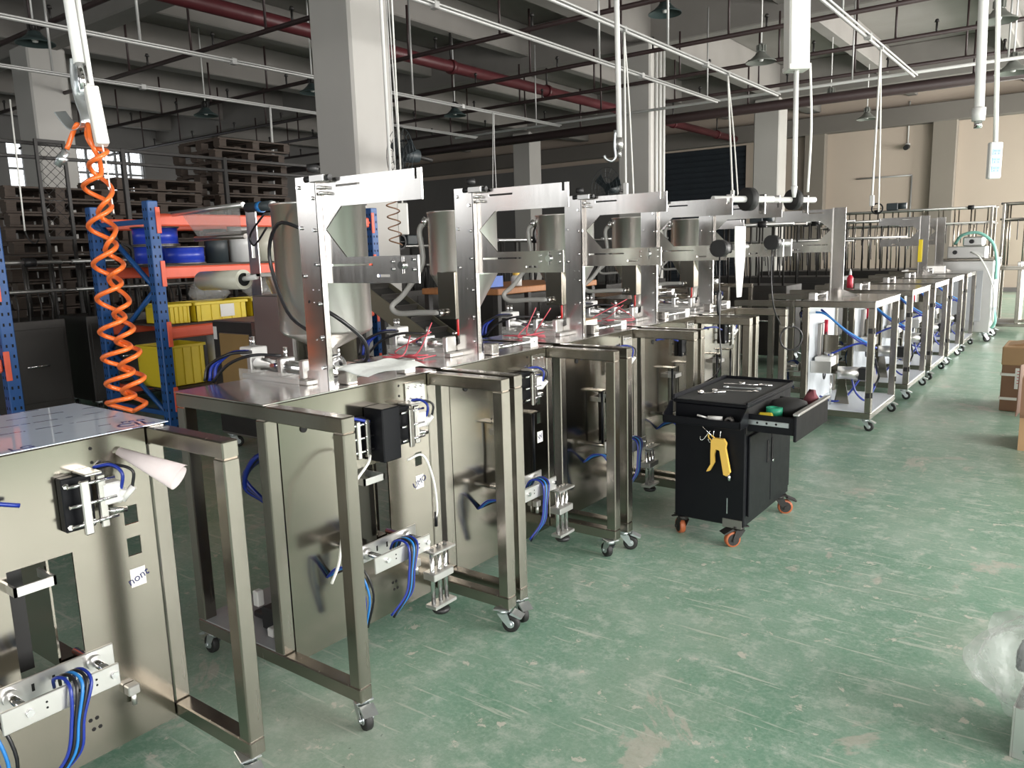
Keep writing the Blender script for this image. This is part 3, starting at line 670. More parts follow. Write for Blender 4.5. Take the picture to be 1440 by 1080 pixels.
def machine(name, label, X, Y, Wd=.83, over=.38, rear=.52, rz=0, do_tower=True, hop=None, fill=True, front=True, top=True, bb=False, lab=None, wires=False, interior=0, low_tower=False,
            group='stainless machines in the aisle-side row', panel_mat='steel', hinges=False, seed=0, lift=True, drive=True, rods=True):
    D = over+rear; t = thing(name, label, 'machine', (X, Y, 0), rz, group); b = .004
    post = shared(('post', ), 'post', 'steel_tube', lambda m: m.box(-T, 0, 0, T, .15, ZTOP-T, b))
    for px in (0, -over, -D):
        for py in (0, Wd-T): link('post', post, t, (px if px > -D else -D+T, py, 0))
    for z, nm in ((ZTOP-T, 'top_rail'), (.10, 'bottom_rail')):
        me = shared((nm, D), nm, 'steel_tube', lambda m: m.box(-D, 0, 0, T, z, z+T, b))
        for py in (0, Wd-T): link(nm, me, t, (0, py, 0))
        cr = shared((nm+'c', Wd), 'cross_rail', 'steel_tube', lambda m: m.box(-T, 0, T+.0005, Wd-T-.0005, z, z+T, b))
        link('cross_rail', cr, t, (-D+T, 0, 0))
        link('cross_rail', cr, t, (-over-.012, 0, 0))
    for (px, py, an) in ((-.04, .035, .5*math.sin(seed*5)), (-.04, Wd-.035, .5*math.sin(seed*7+1)+(PI if seed > 2 else 0)), (-D+.045, .035, PI+.4*math.sin(seed*3)), (-D+.045, Wd-.035, PI-.4*math.sin(seed*4))): caster(t, px, py, .1, an)
    bp = part('floor_plate', MB().box(-D+.003, -over-.02, .003, Wd-.003, .1505, .155), 'grey_sheet' if interior < 2 else 'pale_sheet', t)
    if top: part('table_top', MB().box(-D-.004, -over+.004, -.003, Wd+.003, ZTOP+.0005, ZTOP+.006, .001), 'steel_plate', t)
    y = lambda v: Wd+v                                  # measured back from the right side
    holes = [(y(-.14), y(-.10), .75, .805), (y(-.14), y(-.10), .655, .71), (y(-.455), y(-.29), .42, .72)] if front else []
    xp = -over-.009
    pn = part('front_panel', MB().plate(0, xp, xp+.006, T+.004, Wd-T-.004, .10, ZTOP-.004, holes), panel_mat, t)
    xf = xp+.006
    bolts(pn, [(xf, y(-.21), z) for z in (.995, .955)]+[(xf, y(-.62), .96), (xf, y(-.5), .75)], 0, .005, .001, 'black_hole', 'bolt_hole')
    bolts(pn, [(xf, y(-.30)+dx, .22+dz) for dx, dz in ((0, 0), (.018, 0), (.006, -.03), (.024, -.03))], 0, .006, .001, 'black_hole', 'bolt_hole')
    part('grommet', MB().cyl((xf, y(-.675), .92), (xf+.004, y(-.675), .92), .014, n=14), 'black_hole', pn)
    if lab is not None:
        lb = part('sticker', MB().box(xf, xf+.0012, y(-.142), y(-.097), .56, .615), 'paper', pn, 'white sticker with blue lettering')
        if lab: text_part('lettering', lab, .034, basis((0, 1, .35), (0, -.35, 1), (xf+.0016, y(-.119), .587)), 'ink', lb)
    if front:
        jaw(t, xf, y(-.26) if not bb else y(-.215), .86 if not bb else .845, bb)
        br = part('inner_bracket', MB().box(xf-.05, xf+.05, y(-.365), y(-.358), .665, .69).box(xf+.044, xf+.05, y(-.46), y(-.358), .665, .69).box(xf-.05, xf+.05, y(-.46), y(-.453), .665, .69), 'aluminium', t)
        part('belt', MB().box(xf-.09, xf-.084, y(-.44), y(-.39), .40, .74), 'black_rubber', t)
        part('inner_duct', MB().box(xf-.2, xf-.02, y(-.352), y(-.346), .42, .72).box(xf-.2, xf-.02, y(-.352), y(-.296), .40, .42), 'steel', t)
        g1 = part('guide_bar', MB().box(xf+.095, xf+.103, y(-.56), y(-.26), .405, .47, .002), 'aluminium', t)
        g2 = part('guide_bar', MB().box(xf+.205, xf+.213, y(-.58), y(-.30), .405, .465, .002), 'aluminium', t)
        for dy in (-.315, -.52):
            part('guide_shaft', MB().cyl((xf, y(dy), .44), (xf+.205, y(dy), .44), .011, n=12), 'chrome', t)
            part('bearing', MB().cyl((xf+.09, y(dy), .44), (xf+.118, y(dy), .44), .021, n=16), 'aluminium', g1)
        bolts(g2, [(xf+.213, y(-.315), .437), (xf+.213, y(-.52), .437)], 0, .010, .007)
        bolts(g2, [(xf+.213, y(-.36), .445), (xf+.213, y(-.36), .43), (xf+.213, y(-.48), .445), (xf+.213, y(-.48), .43)], 0, .003, .001, 'black_hole', 'bolt_hole')
        part('slot', MB().box(xf+.2125, xf+.2135, y(-.41), y(-.385), .432, .440), 'black_hole', g2); part('slot', MB().box(xf+.1025, xf+.1035, y(-.42), y(-.413), .43, .45).box(xf+.1025, xf+.1035, y(-.47), y(-.463), .43, .45), 'black_hole', g1)
        rr = random.Random(seed+3)
        for k in range(5):
            o = .013*k+.004*math.sin(7*k+seed); m = ('blue_tube', 'black_tube', 'cyan_tube', 'black_tube', 'blue_tube')[k]
            part('hose', MB().tube([(xf+.13, y(-.43)+o, .43), (xf+.16, y(-.44)+o, .468), (xf+.195, y(-.43)+o, .475), (xf+.226, y(-.43)+o, .45), (xf+.232, y(-.44)+o*.6, .37), (xf+.23, y(-.46)+o*.7, .29), (xf+.2, y(-.51)+o*.8, .22+.012*math.sin(5*k))], .0045, 6), m, t)
        if lift:
            lf = part('lift_block', MB().box(xf+.185, xf+.245, y(-.32), y(-.21), .285, .315, .003), 'aluminium', t)
            part('lift_plate', MB().box(xf+.19, xf+.25, y(-.32), y(-.20), .392, .402, .002), 'aluminium', lf); part('lift_plate', MB().box(xf+.19, xf+.245, y(-.32), y(-.20), .172, .186, .002), 'aluminium', lf)
            rd = MB()
            for (dx, dy) in ((.215, -.30), (.215, -.26), (.215, -.225)): rd.cyl((xf+dx, y(dy), .18), (xf+dx, y(dy), .41), .009, n=10)
            part('lift_rods', rd, 'chrome', lf); part('hand_wheel', MB().lathe([(.008, -.012), (.03, -.014), (.036, -.004), (.03, .006), (.008, .008)], (xf+.215, y(-.26), .155), 16), 'black_plastic', lf)
            part('stub', MB().cyl((xf+.215, y(-.26), .15), (xf+.215, y(-.26), .18), .008, n=8), 'chrome', lf)
            part('lift_arm', MB().box(xf, xf+.19, y(-.31), y(-.29), .393, .401), 'aluminium', lf)
        # loop of tubes leaving the panel low on the left
        for k in range(3): part('hose', MB().tube([(xf, y(-.62)+k*.012, .36), (xf+.06, y(-.62)+k*.016, .41-.01*k), (xf+.12, y(-.60)+k*.02, .40), (xf+.15, y(-.58)+k*.02, .30), (xf+.12, y(-.57)+k*.01, .17)], .0045, 6), ('blue_tube', 'cyan_tube', 'black_tube')[k], t)
        part('air_tube', MB().tube([(xf, y(-.63), .925), (xf+.02, y(-.58), .93), (xf+.04, y(-.50), .925), (xf+.05, y(-.42), .90)], .006, 6), 'blue_tube', t)
        for dy in ((-.50, -.245) if rods else ()): part('guide_rod', MB().cyl((xf+.05, y(dy), .43), (xf+.05, y(dy), .74), .007, n=8), 'black_steel', t)
        for dy in ((-.50, -.245) if rods else ()): part('rod_bracket', MB().box(xf, xf+.065, y(dy)-.03, y(dy)+.03, .736, .742), 'steel', t)
        part('sensor', MB().box(xf, xf+.03, y(-.2), y(-.165), .25, .28, .003).cyl((xf+.015, y(-.18), .25), (xf+.015, y(-.18), .215), .008, n=8), 'aluminium', t)
    if do_tower: tower(t, -.45, .335, z0=.93 if low_tower else 1.031, steel='steel_plate')
    if hop: hopper(t, -.69, .545, hop)
    if fill: filler(t, -.70, .30 if hop != 'drum' else .36, wires, seed)
    if top and drive:
        fb = part('jaw_drive', MB().cyl((-over-.05, y(-.4), 1.06), (-over-.03, y(-.12), 1.06), .011, n=10), 'chrome', t)
        part('drive_block', MB().box(-over-.075, -over-.02, y(-.15), y(-.09), 1.031, 1.085, .004), 'aluminium', fb); part('drive_block', MB().box(-over-.085, -over-.03, y(-.44), y(-.39), 1.031, 1.085, .004), 'steel_plate', fb)
        part('hinge_plate', MB().box(xf, xf+.008, y(-.18), y(-.07), .91, 1.0, .002), 'steel_plate', t); bolts(t, [(xf+.008, y(-.18)+dx, z) for dx in (.02, .06, .09) for z in (.93, .98)], 0, .006, .006)
    if interior:
        xi = -over-.03
        if interior == 1:
            for k in range(5):
                part('air_tube', MB().tube([(xi-.1, .18-.012*k, .84), (xi-.16, .12-.012*k, .80), (xi-.26, .10, .72-.01*k), (xi-.2, .14, .62), (xi-.1-.01*k, .17, .52), (xi-.12-.01*k, .17-.01*k, .3), (xi-.15, .16, .17)], .009, 6), ('blue_tube', 'black_tube')[k % 2], t)
            part('valve_island', MB().box(xi-.2, xi-.12, .08, .15, .156, .24, .005).box(xi-.31, xi-.24, .12, .16, .156, .18, .005), 'black_plastic', t)
            part('connector', MB().box(xi-.23, xi-.2, .07, .1, .24, .30, .004).box(xi-.13, xi-.1, .05, .08, .156, .19, .004), 'white_plastic', t)
        else:
            part('inner_sheet', MB().box(xi-.004, xi, T+.004, Wd-T-.004, .156, ZTOP-T-.002), 'pale_sheet', t)
            for k in range(3): part('guide_column', MB().box(xi-.05, xi-.02, Wd-.30-.07*k, Wd-.275-.07*k, .48, .82, .004), ('steel_dull', 'aluminium', 'steel_dull')[k], t)
            part('indicator', MB().cyl((xi-.05, Wd-.42, .72), (xi-.05, Wd-.42, .84), .016, n=10), 'red_plastic', t)
            vm = part('valve_manifold', MB().box(xi-.16, xi-.03, Wd-.42, Wd-.18, .47, .55, .006), 'white_plastic', t)
            for k in range(4): part('valve', MB().cyl((xi-.05-.03*k, Wd-.38+.04*k, .55), (xi-.05-.03*k, Wd-.38+.04*k, .575), .018, n=10), 'aluminium', vm)
            part('manifold_plate', MB().box(xi-.17, xi-.005, Wd-.16, Wd-.15, .42, .52, .003), 'aluminium', vm)
            mo = part('motor', MB().cyl((xi-.20, Wd-.25, .42), (xi-.36, Wd-.28, .42), .052, n=20), 'aluminium', t)
            part('motor_cap', MB().box(xi-.46, xi-.36, Wd-.33, Wd-.23, .37, .47, .008), 'black_plastic', mo); part('motor_bracket', MB().prism([(xi-.29, .155), (xi-.17, .155), (xi-.21, .38), (xi-.25, .38)], 1, Wd-.29, Wd-.28), 'steel', mo)
            part('support_rod', MB().cyl((xi-.16, Wd-.2, .155), (xi-.16, Wd-.2, .4), .009, n=8), 'chrome', mo)
            part('gear_unit', MB().cyl((xi-.24, .3, .36), (xi-.40, .3, .36), .06, n=16).box(xi-.42, xi-.36, .22, .38, .29, .43, .006), 'steel_dull', t)
            tb = [[(xi-.02, Wd-.2, .92), (xi-.1, Wd-.22, .9), (xi-.25, Wd-.3, .76), (xi-.42, Wd-.4, .64)], [(xi-.02, Wd-.36, .93), (xi-.08, Wd-.36, .88), (xi-.25, Wd-.4, .72), (xi-.4, Wd-.5, .6)],
                  [(xi-.12, Wd-.25, .56), (xi-.25, Wd-.3, .63), (xi-.36, Wd-.34, .66), (xi-.46, Wd-.4, .62)], [(xi-.3, Wd-.3, .37), (xi-.34, Wd-.3, .25), (xi-.42, Wd-.32, .19), (xi-.46, Wd-.4, .3)],
                  [(xi-.05, Wd-.3, .2), (xi-.15, Wd-.28, .17), (xi-.25, Wd-.3, .2), (xi-.35, Wd-.36, .36)], [(xi-.4, .42, .6), (xi-.43, .4, .5), (xi-.42, .3, .4), (xi-.38, .25, .2)], [(xi-.44, .5, .55), (xi-.46, .44, .42), (xi-.45, .35, .34), (xi-.4, .4, .2)]]
            for k, q in enumerate(tb): part('air_tube', MB().tube(q, .009, 6), ('cyan_tube', 'blue_tube', 'blue_tube', 'blue_tube', 'blue_tube', 'blue_tube', 'black_tube')[k], t)
            part('cable_coil', MB().tube([(xi-.08, Wd-.3+.03*math.sin(a*.7), .40+.05*math.cos(a*.7)) for a in range(18)], .006, 5, 3), 'black_tube', t)
    if hinges:
        for z in (.27, .78):
            for py in (.0, Wd-.03): part('hinge', MB().box(-D-.006, -D, py+.005, py+.03, z, z+.045, .002), 'black_plastic', t)
            part('hinge', MB().box(-D+.012, -D+.045, Wd, Wd+.006, z, z+.04, .002), 'black_plastic', t)
    return t

# row along the aisle: fronts near X = -1.76
m1 = machine('packaging_machine', 'stainless machine whose top carries a blue-white protective film sheet', -1.815, .365, do_tower=False, fill=False, lab='nont', seed=.4, lift=False, drive=False, rods=False)
o = part('protective_sheet', MB().box(-.93, -.352, .0, .835, ZTOP+.0075, ZTOP+.0095), 'protective_film', m1)
for (txt, x, yy, s, a) in (('CIL', -.40, .76, .07, .5), ('LG', -.378, .45, .05, .2), ('ADID', -.40, .22, .075, .5), ('rco', -.45, .88-.1, .05, .6)):
    text_part('lettering', txt, s, basis((math.sin(a)*.5, 1, 0), (-1, math.sin(a)*.5, 0), (x, yy, ZTOP+.0098)), 'ink', o)
m2 = machine('packaging_machine', 'stainless machine with black heater box and tall straight drum hopper', -1.76, 1.51, hop='drum', bb=True, lab='UMO', seed=1.1, interior=1, low_tower=True, rods=False)
xf = -.383
part('white_cable', MB().tube([(xf+.1, .545, .73), (xf+.13, .60, .74), (xf+.14, .64, .64), (xf+.14, .655, .52), (xf+.13, .655, .47)], .005, 6), 'white_wire', m2)
part('cable_tip', MB().cyl((xf+.132, .655, .50), (xf+.13, .655, .44), .0065, n=8), 'black_tube', m2)
part('white_cable', MB().tube([(xf+.1, .36, .79), (xf+.14, .307, .775), (xf+.143, .198, .686), (xf+.143, .177, .59), (xf+.143, .151, .472), (xf+.13, .123, .40)], .005, 6), 'white_wire', m2)
part('feed_tube', MB().tube([(-.53, .338, 1.34), (-.44, .40, 1.27), (-.43, .50, 1.18), (-.47, .54, 1.10), (-.56, .53, 1.075)], .008, 8), 'black_tube', m2)
m3 = machine('packaging_machine', 'stainless machine with cone hopper and looping clear hose beside drum-hopper machine', -1.77, 2.385, hop='cone', lab='W', wires=True, seed=2.3, interior=1, panel_mat='steel')
m4 = machine('packaging_machine', 'stainless machine with cone hopper and small pale carton on its table', -1.77, 3.29, hop='cone', lab='', wires=True, seed=.2)
m5 = machine('packaging_machine', 'stainless cone-hopper machine standing behind the black tool trolley', -1.78, 4.19, hop='cone', lab='', wires=True, seed=3.1)
m6 = machine('packaging_machine', 'stainless machine with black cable coil hung on its front frame', -1.78, 5.09, Wd=.66, hop='cone', lab=None, seed=1.9)
part('cable_coil', MB().tube([(.075+.062*math.cos(a*.55), .50+.046*math.cos(a*.55)+.004*math.sin(a*1.7), .83+.085*math.sin(a*.55)) for a in range(40)], .006, 6, 2), 'black_tube', m6)
part('hook', MB().box(0, .09, .47, .50, .905, .912).box(.082, .09, .47, .50, .912, .935), 'chrome', m6)
# motors, shafts and strips on the far arms
def film_shaft(parent, x, y, z, wheel=True):
    s = part('film_shaft', MB().cyl((x-.1, y-.2, z), (x+.12, y+.22, z), .02, n=12), 'white_plastic', parent)
    part('brake_disc', MB().cyl((x+.016, y+.02, z), (x+.038, y+.062, z), .07, n=22).cyl((x+.038, y+.062, z), (x+.046, y+.078, z), .05, n=18), 'black_rubber', s)
    for dy in (-.08, .15): part('shaft_bracket', MB().box(x+dy*.52-.02, x+dy*.52+.02, y+dy-.006, y+dy+.006, z-.09, z+.03, .002), 'steel_plate', s)
film_shaft(m5, .0, .58, 1.765); film_shaft(m6, .03, .47, 1.785)
mo = part('drive_motor', MB().cyl((.0, .22, 1.475), (.0, .29, 1.475), .05, n=18), 'black_plastic', m5)
part('gearbox', MB().box(-.03, .03, .29, .37, 1.445, 1.505, .006), 'black_plastic', mo); part('nameplate', MB().box(.03, .031, .305, .335, 1.46, 1.49), 'white_plastic', mo)
part('roller', MB().cyl((.02, .37, 1.48), (.02, .62, 1.48), .02, n=12), 'aluminium', mo)
part('motor_cable', MB().tube([(.0, .25, 1.43), (.0, .25, 1.25), (.01, .24, 1.0), (.01, .23, .75), (-.2, .24, .62)], .005, 6), 'black_tube', mo)
part('cable_bundle', MB().tube([(.0, .25+.018*math.sin(a*.8), 1.16+.07*math.cos(a*.8)) for a in range(24)], .008, 6, 2), 'black_tube', mo)
part('film_guide', MB().prism([(.36, 1.60), (.53, 1.60), (.53, 1.42), (.48, 1.18), (.41, 1.18), (.37, 1.42), (.36, 1.5)], 0, .045, .05), 'paper', m5)
mo = part('drive_motor', MB().cyl((-.02, .30, 1.50), (-.02, .37, 1.50), .05, n=18), 'black_plastic', m6)
part('roller', MB().cyl((.0, .40, 1.49), (.0, .62, 1.49), .024, n=12), 'aluminium', mo)
for dy in (.42, .6): part('roller_bracket', MB().box(-.03, .03, dy-.006, dy+.006, 1.40, 1.52, .002), 'aluminium', mo)
part('motor_cable', MB().tube([(-.02, .33, 1.45), (-.02, .33, 1.25), (.0, .34, 1.05), (.012, .45, .93)], .005, 6), 'black_tube', mo)

# second line of machines, turned with their open backs to the aisle
blab = ['open-backed stainless machine frame with motor, nearest the tool trolley', 'open-backed stainless machine frame right beside the red spray bottle', 'open-backed stainless machine frame in the middle of the aisle line', 'open-backed stainless machine frame with tower sheet, two before the grey tank', 'open-backed stainless machine frame standing directly beside the grey tank']
for k, (y0, y1, tw) in enumerate(((6.5, 7.42, True), (8.0, 8.92, False), (9.25, 10.15, False), (10.45, 11.4, True), (11.75, 12.68, True))):
    mm = machine('open_machine_frame', blab[k], -2.47, y1, Wd=y1-y0, over=.57, rear=.55, rz=PI, do_tower=False, fill=False, lab=None, interior=2, hinges=True, seed=.9*k, group='open-backed machines along the aisle', lift=(k == 0), top=True)
    if tw:
        tt = tower(mm, -.62, (y1-y0)-.62 if k == 0 else .2, extras=False, steel='steel_plate')

# ------------------------------------------------------------------ loose things on and around the machines
p = atz(1195, 405, 1.031)
sb = thing('spray_bottle', 'slim bottle of red liquid with white cap on steel table', 'bottle', (p[0], p[1], 1.0315))
part('bottle', MB().lathe([(0, 0), (.028, 0), (.03, .01), (.03, .10), (.012, .13), (.0, .13)], (0, 0, 0), 16), 'red_plastic', sb); part('cap', MB().lathe([(.013, .125), (.013, .15), (.006, .185), (0, .19)], (0, 0, 0), 12), 'white_plastic', sb)
# cloth on the table edge of the drum-hopper machine
cl = MB(); nu, nv = 14, 8; vs = []
for i in range(nu):
    for j in range(nv):
        u = i/(nu-1); v = j/(nv-1); z = 1.034+.006*math.sin(u*9)+.004*math.sin(v*7+u*3)
        vs.append((-2.19+.14*v+.02*math.sin(u*3), 1.86+.30*u+.03*v, z+.012*(1-abs(2*u-1))-.02*v*v))
nn = len(vs); vs += [(x, y, z-.003) for x, y, z in vs]
fs = [(i*nv+j, (i+1)*nv+j, (i+1)*nv+j+1, i*nv+j+1) for i in range(nu-1) for j in range(nv-1)]
fs += [tuple(nn+q for q in f[::-1]) for f in fs]
cl.add(vs, fs, True)
single('cloth', cl, 'cloth_white', 'white folded cloth lying on edge of drum-hopper machine table', 'cloth', loc=(0, 0, .058))
# rolled paper stuck to the first machine
q0 = Vector(atx(166, 634, -2.19)); q1 = Vector(atx(252, 672, -2.02))
rp = MB(); d = (q1-q0); n = 18; vs = []
for i in range(2):
    c = q0 if i == 0 else q1; r = .010 if i == 0 else .033; a = d.normalized().orthogonal().normalized(); b = d.normalized().cross(a)
    for k in range(n): t = 2*PI*k/(n-2); rr = r*(1-.012*k); vs.append(c+a*math.cos(t)*rr*1.25+b*math.sin(t)*rr*.8)
rp.add(vs, [(k, k+1, n+k+1, n+k) for k in range(n-1)], True)
pp = single('rolled_paper', rp, 'pink_paper', 'pinkish rolled paper sheet sticking out from steel front panel', 'paper')
md = pp.modifiers.new('solid', 'SOLIDIFY'); md.thickness = .001
# carton block on the fourth machine
p = atz(849, 472, 1.031)
cb = thing('small_carton', 'small pale carton with kraft top on steel machine table', 'box', (-2.285, 3.745, 1.0315), .0)
part('carton_body', MB().box(-.05, .05, -.06, .06, 0, .075, .002), 'paper', cb); part('kraft_lid', MB().box(-.051, .051, -.061, .061, .075, .078), 'carton', cb)

# ================================================================== tool trolley
tc = thing('tool_trolley', 'black steel tool trolley with open drawer and orange casters', 'trolley', (-1.68, 3.63, 0))
CW, CL = .37, .69
part('cabinet_body', MB().box(0, CW, 0, CL, .11, .715, .006), 'black_steel', tc)
tp = part('top_tray', MB().box(-.008, CW+.008, -.008, CL+.008, .715, .73, .003), 'black_steel', tc)
part('rubber_mat', MB().box(.004, CW-.004, .006, CL-.006, .7305, .735), 'rubber_mat', tp)
part('rim', MB().box(-.008, .0, -.008, CL+.008, .73, .755, .002).box(0, CW+.008, CL, CL+.008, .73, .75, .002).box(CW, CW+.008, .0, CL, .73, .742, .002), 'black_steel', tp)
sd = part('side_tray', MB().box(-.015, CW+.015, -.115, -.108, .635, .668, .002).box(-.015, CW+.015, -.115, -.002, .63, .637, .002).prism([(-.115, .637), (-.008, .637), (-.008, .725), (-.03, .725), (-.115, .668)], 0, -.015, -.009).prism([(-.115, .637), (-.008, .637), (-.008, .725), (-.03, .725), (-.115, .668)], 0, CW+.009, CW+.015), 'black_steel', tc)
dr = part('drawer', MB().box(CW+.0, CW+.235, .02, .03, .60, .685, .002).box(CW, CW+.235, .50, .51, .60, .69, .002).box(CW, CW+.235, .03, .50, .64, .646).box(CW+.225, CW+.24, .0, .53, .575, .70, .003), 'black_steel', tc)
part('handle_strip', MB().box(CW+.222, CW+.25, -.004, .535, .70, .712, .003), 'aluminium', dr); part('slide', MB().box(CW+.005, CW+.2, .014, .0195, .635, .66, .002), 'zinc', dr)
bolts(dr, [(CW+.05+k*.045, .0145, .648) for k in range(3)], 1, .006, .001, 'black_hole', 'bolt_hole')
part('shadow_gap', MB().box(CW-.001, CW+.0005, .0, .56, .585, .71), 'black_hole', tc)
for k in range(2):
    d_ = part('door', MB().box(CW+.001, CW+.013, .03+k*.32, .34+k*.32, .16, .57, .003), 'black_steel', tc)
    part('door_handle', MB().box(CW+.013, CW+.0145, .28+k*.07-(.0 if k == 0 else 0), .30+k*.07, .38, .50, .003), 'black_hole', d_)
    if k: part('lock', MB().cyl((CW+.013, .365, .375), (CW+.02, .365, .375), .009, n=12), 'chrome', d_)
for (x, y, a) in ((.03, .04, 2.4), (CW-.04, .04, -2.3), (CW-.03, CL-.06, .5), (.03, CL-.05, 1.6)): caster(tc, x, y, .11, a, r=.041, wheel='orange_wheel', zinc='dark_iron')
part('caster_plate', MB().box(CW-.11, CW-.01, -.003, .0, .10, .145, .002), 'steel_dull', tc)
part('scuff', MB().box(CW-.09, CW-.085, -.0008, 0, .17, .25), 'zinc', tc)
TCX, TCY = -1.68, 3.63
def wrench(label, x, y, a, l, kind, z=.7355, m='chrome'):
    mb = MB().box(-l/2+.012, l/2-.012, -.005, .005, 0, .005, .0015)
    if kind == 'spanner':
        mb.ring((-l/2, 0, 0), (-l/2, 0, .008), .014, .008, 12)
        mb.prism([(l/2-.014, -.006), (l/2, -.014), (l/2+.014, -.012), (l/2+.016, -.006), (l/2+.002, -.004), (l/2+.002, .005), (l/2+.015, .008), (l/2+.011, .013), (l/2-.002, .014), (l/2-.014, .006)], 2, 0, .008)
    elif kind == 'ratchet': mb.cyl((-l/2, 0, 0), (-l/2, 0, .016), .015, n=14).cyl((l/2-.07, 0, .005), (l/2, 0, .005), .0085, n=8)
    else: mb.cyl((-l/2, 0, .004), (l/2, 0, .004), .004, n=6).cyl((l/2, 0, .004), (l/2, .035, .004), .004, n=6)
    return single('wrench' if kind != 'key' else 'hex_key', mb, m, label, 'tool', 'hand tools on the trolley mat', (TCX+x, TCY+y, z), (0, 0, a))
wrench('long combination spanner with red-tinted ring end on black mat', .20, .30, .25, .21, 'spanner'); wrench('short chrome ratchet on trolley mat beside the long spanner', .12, .20, .7, .13, 'ratchet'); wrench('medium spanner with teal handle on trolley mat', .20, .40, .1, .17, 'spanner', m='zinc')
wrench('long thin hex key at the far end of trolley mat', .16, .50, .2, .19, 'key'); wrench('straight rod-like spanner on mat beside the hex key', .24, .52, .1, .16, 'ratchet')
single('screwdriver_handle', MB().cyl((0, 0, 0), (.07, .01, 0), .012, n=10).cyl((-.05, -.008, .012), (0, 0, 0), .005, n=8), 'white_plastic', 'white handled tool lying in the trolley side tray', 'tool', loc=(TCX+.2, TCY-.06, .662), rot=(0, 0, .1))
single('socket_ring', MB().ring((0, -.015, .02), (0, .015, .02), .02, .012, 14), 'steel_dull', 'dark steel ring socket standing in trolley side tray', 'tool', loc=(TCX+.31, TCY-.06, .6375))
single('tape_measure', MB().box(-.035, .035, -.04, .04, 0, .03, .008), 'yellow_plastic', 'yellow tool block in the open trolley drawer', 'tool', loc=(TCX+CW+.06, TCY+.1, .6465), rot=(0, 0, .3))
single('tape_roll', MB().ring((0, 0, 0), (0, 0, .045), .04, .022, 18), 'green_plastic', 'green tape roll in the open trolley drawer', 'tape', loc=(TCX+CW+.07, TCY+.2, .6465))
single('tool_bag', MB().lathe([(0, 0), (.09, 0), (.10, .03), (.085, .06), (.04, .075), (0, .078)], (0, 0, 0), 14), 'black_rubber', 'soft black pouch filling the open trolley drawer', 'bag', loc=(TCX+CW+.108, TCY+.31, .6465))
gl = MB(); rr = random.Random(4)
gl.lathe([(0, 0), (.03, 0), (.038, .03), (.03, .07), (.012, .10), (0, .1)], (0, 0, 0), 9)
gl.v = [(x+rr.uniform(-.008, .008), y+rr.uniform(-.008, .008), z) for x, y, z in gl.v]
single('work_glove', gl, 'maroon_cloth', 'crumpled maroon and white glove at front of trolley drawer', 'glove', loc=(TCX+CW+.16, TCY+.465, .6465), rot=(0, .2, 0))
# hooks and the yellow blow gun on the end of the trolley
for k, (dx, a, l) in enumerate(((.165, .5, 'bent wire hook beside the yellow blow gun'), (.215, 0, 'upright wire hook on trolley end beside the bent one'), (.25, 0, 'wire hook on trolley end carrying the yellow blow gun'))):
    single('wire_hook', MB().tube([(0, 0, .06), (0, -.014, .055), (-.002, -.018, .02), (-.008, -.022, 0), (-.018, -.026, .0), (-.024, -.028, .014)], .0025, 6), 'chrome', l, 'hook', 'wire hooks on the trolley', (TCX+dx, TCY-.0025, .535), (0, a, 0))
bgun = thing('blow_gun', 'yellow air blow gun hanging from a wire hook on trolley', 'air gun', (TCX+.255, TCY-.025, .375))
part('gun_body', MB().prism([(-.045, .17), (-.03, .185), (.02, .185), (.034, .165), (.03, .14), (.055, .02), (.038, .0), (.022, .005), (.0, .125), (-.02, .13), (-.028, .10), (-.026, .06), (-.05, .015), (-.066, .01), (-.062, .02), (-.045, .05), (-.046, .11), (-.045, .14)], 1, -.018, .0), 'yellow_gun', bgun)
part('nozzle', MB().cyl((-.03, -.009, .18), (-.105, -.009, .25), .004, n=8), 'chrome', bgun); part('air_inlet', MB().cyl((.046, -.009, .01), (.05, -.009, -.022), .008, n=10), 'chrome', bgun)
part('hang_loop', MB().tube([(-.045, -.009, .17), (-.06, -.009, .185), (-.055, -.009, .2), (-.03, -.009, .185)], .004, 6), 'yellow_gun', bgun)

# ================================================================== cartons and the wrapped bracket on the right
ca = thing('shipping_carton', 'strapped brown carton with white shipping label, lid flap raised', 'carton', (-.60, 7.86, 0))
part('carton_body', MB().box(0, .6, 0, .5, 0, .42, .006), 'carton_dark', ca); part('lid', MB().box(-.006, .606, -.006, .506, .40, .56, .008), 'carton', ca)
part('flap', MB().prism([(.02, .56), (.55, .56), (.56, .66)], 1, .1, .42), 'carton', ca)
for z in (.10, .31): part('strap', MB().box(-.009, .609, -.009, .509, z, z+.022), 'strap', ca)
part('shipping_label', MB().box(.10, .28, -.0085, -.0065, .2, .38), 'paper', ca)
tx = MB()
for k in range(5): tx.box(.115, .265-.02*(k % 3), -.0092, -.0087, .35-.026*k, .356-.026*k)
part('print_lines', tx, 'red_plastic', ca)
part('handle_hole', MB().tube([(.30, -.008, .47), (.33, -.012, .485), (.38, -.012, .485), (.42, -.008, .47)], .006, 6), 'carton_dark', ca)
cb2 = thing('open_carton', 'opened brown carton with standing flaps beside the strapped one', 'carton', (-.36, 6.42, 0), -.05)
part('carton_body', MB().plate(1, 0, .006, 0, .6, 0, .24, []).plate(1, .5, .506, 0, .6, 0, .24, []).plate(0, 0, .006, .006, .5, 0, .24, []).plate(0, .594, .6, .006, .5, 0, .24, []).box(.006, .594, .006, .5, 0, .006), 'carton', cb2)
part('dark_band', MB().box(-.002, .602, -.003, 0, .235, .262), 'carton_dark', cb2)
part('flap', MB().prism([(0, .26), (.0, .52), (.05, .66), (.55, .66), (.6, .52), (.6, .26)], 1, -.03, -.024), 'carton_dark', cb2); part('flap', MB().prism([(0, .24), (.5, .24), (.5, .56), (.05, .60)], 0, -.03, -.024), 'carton_dark', cb2)
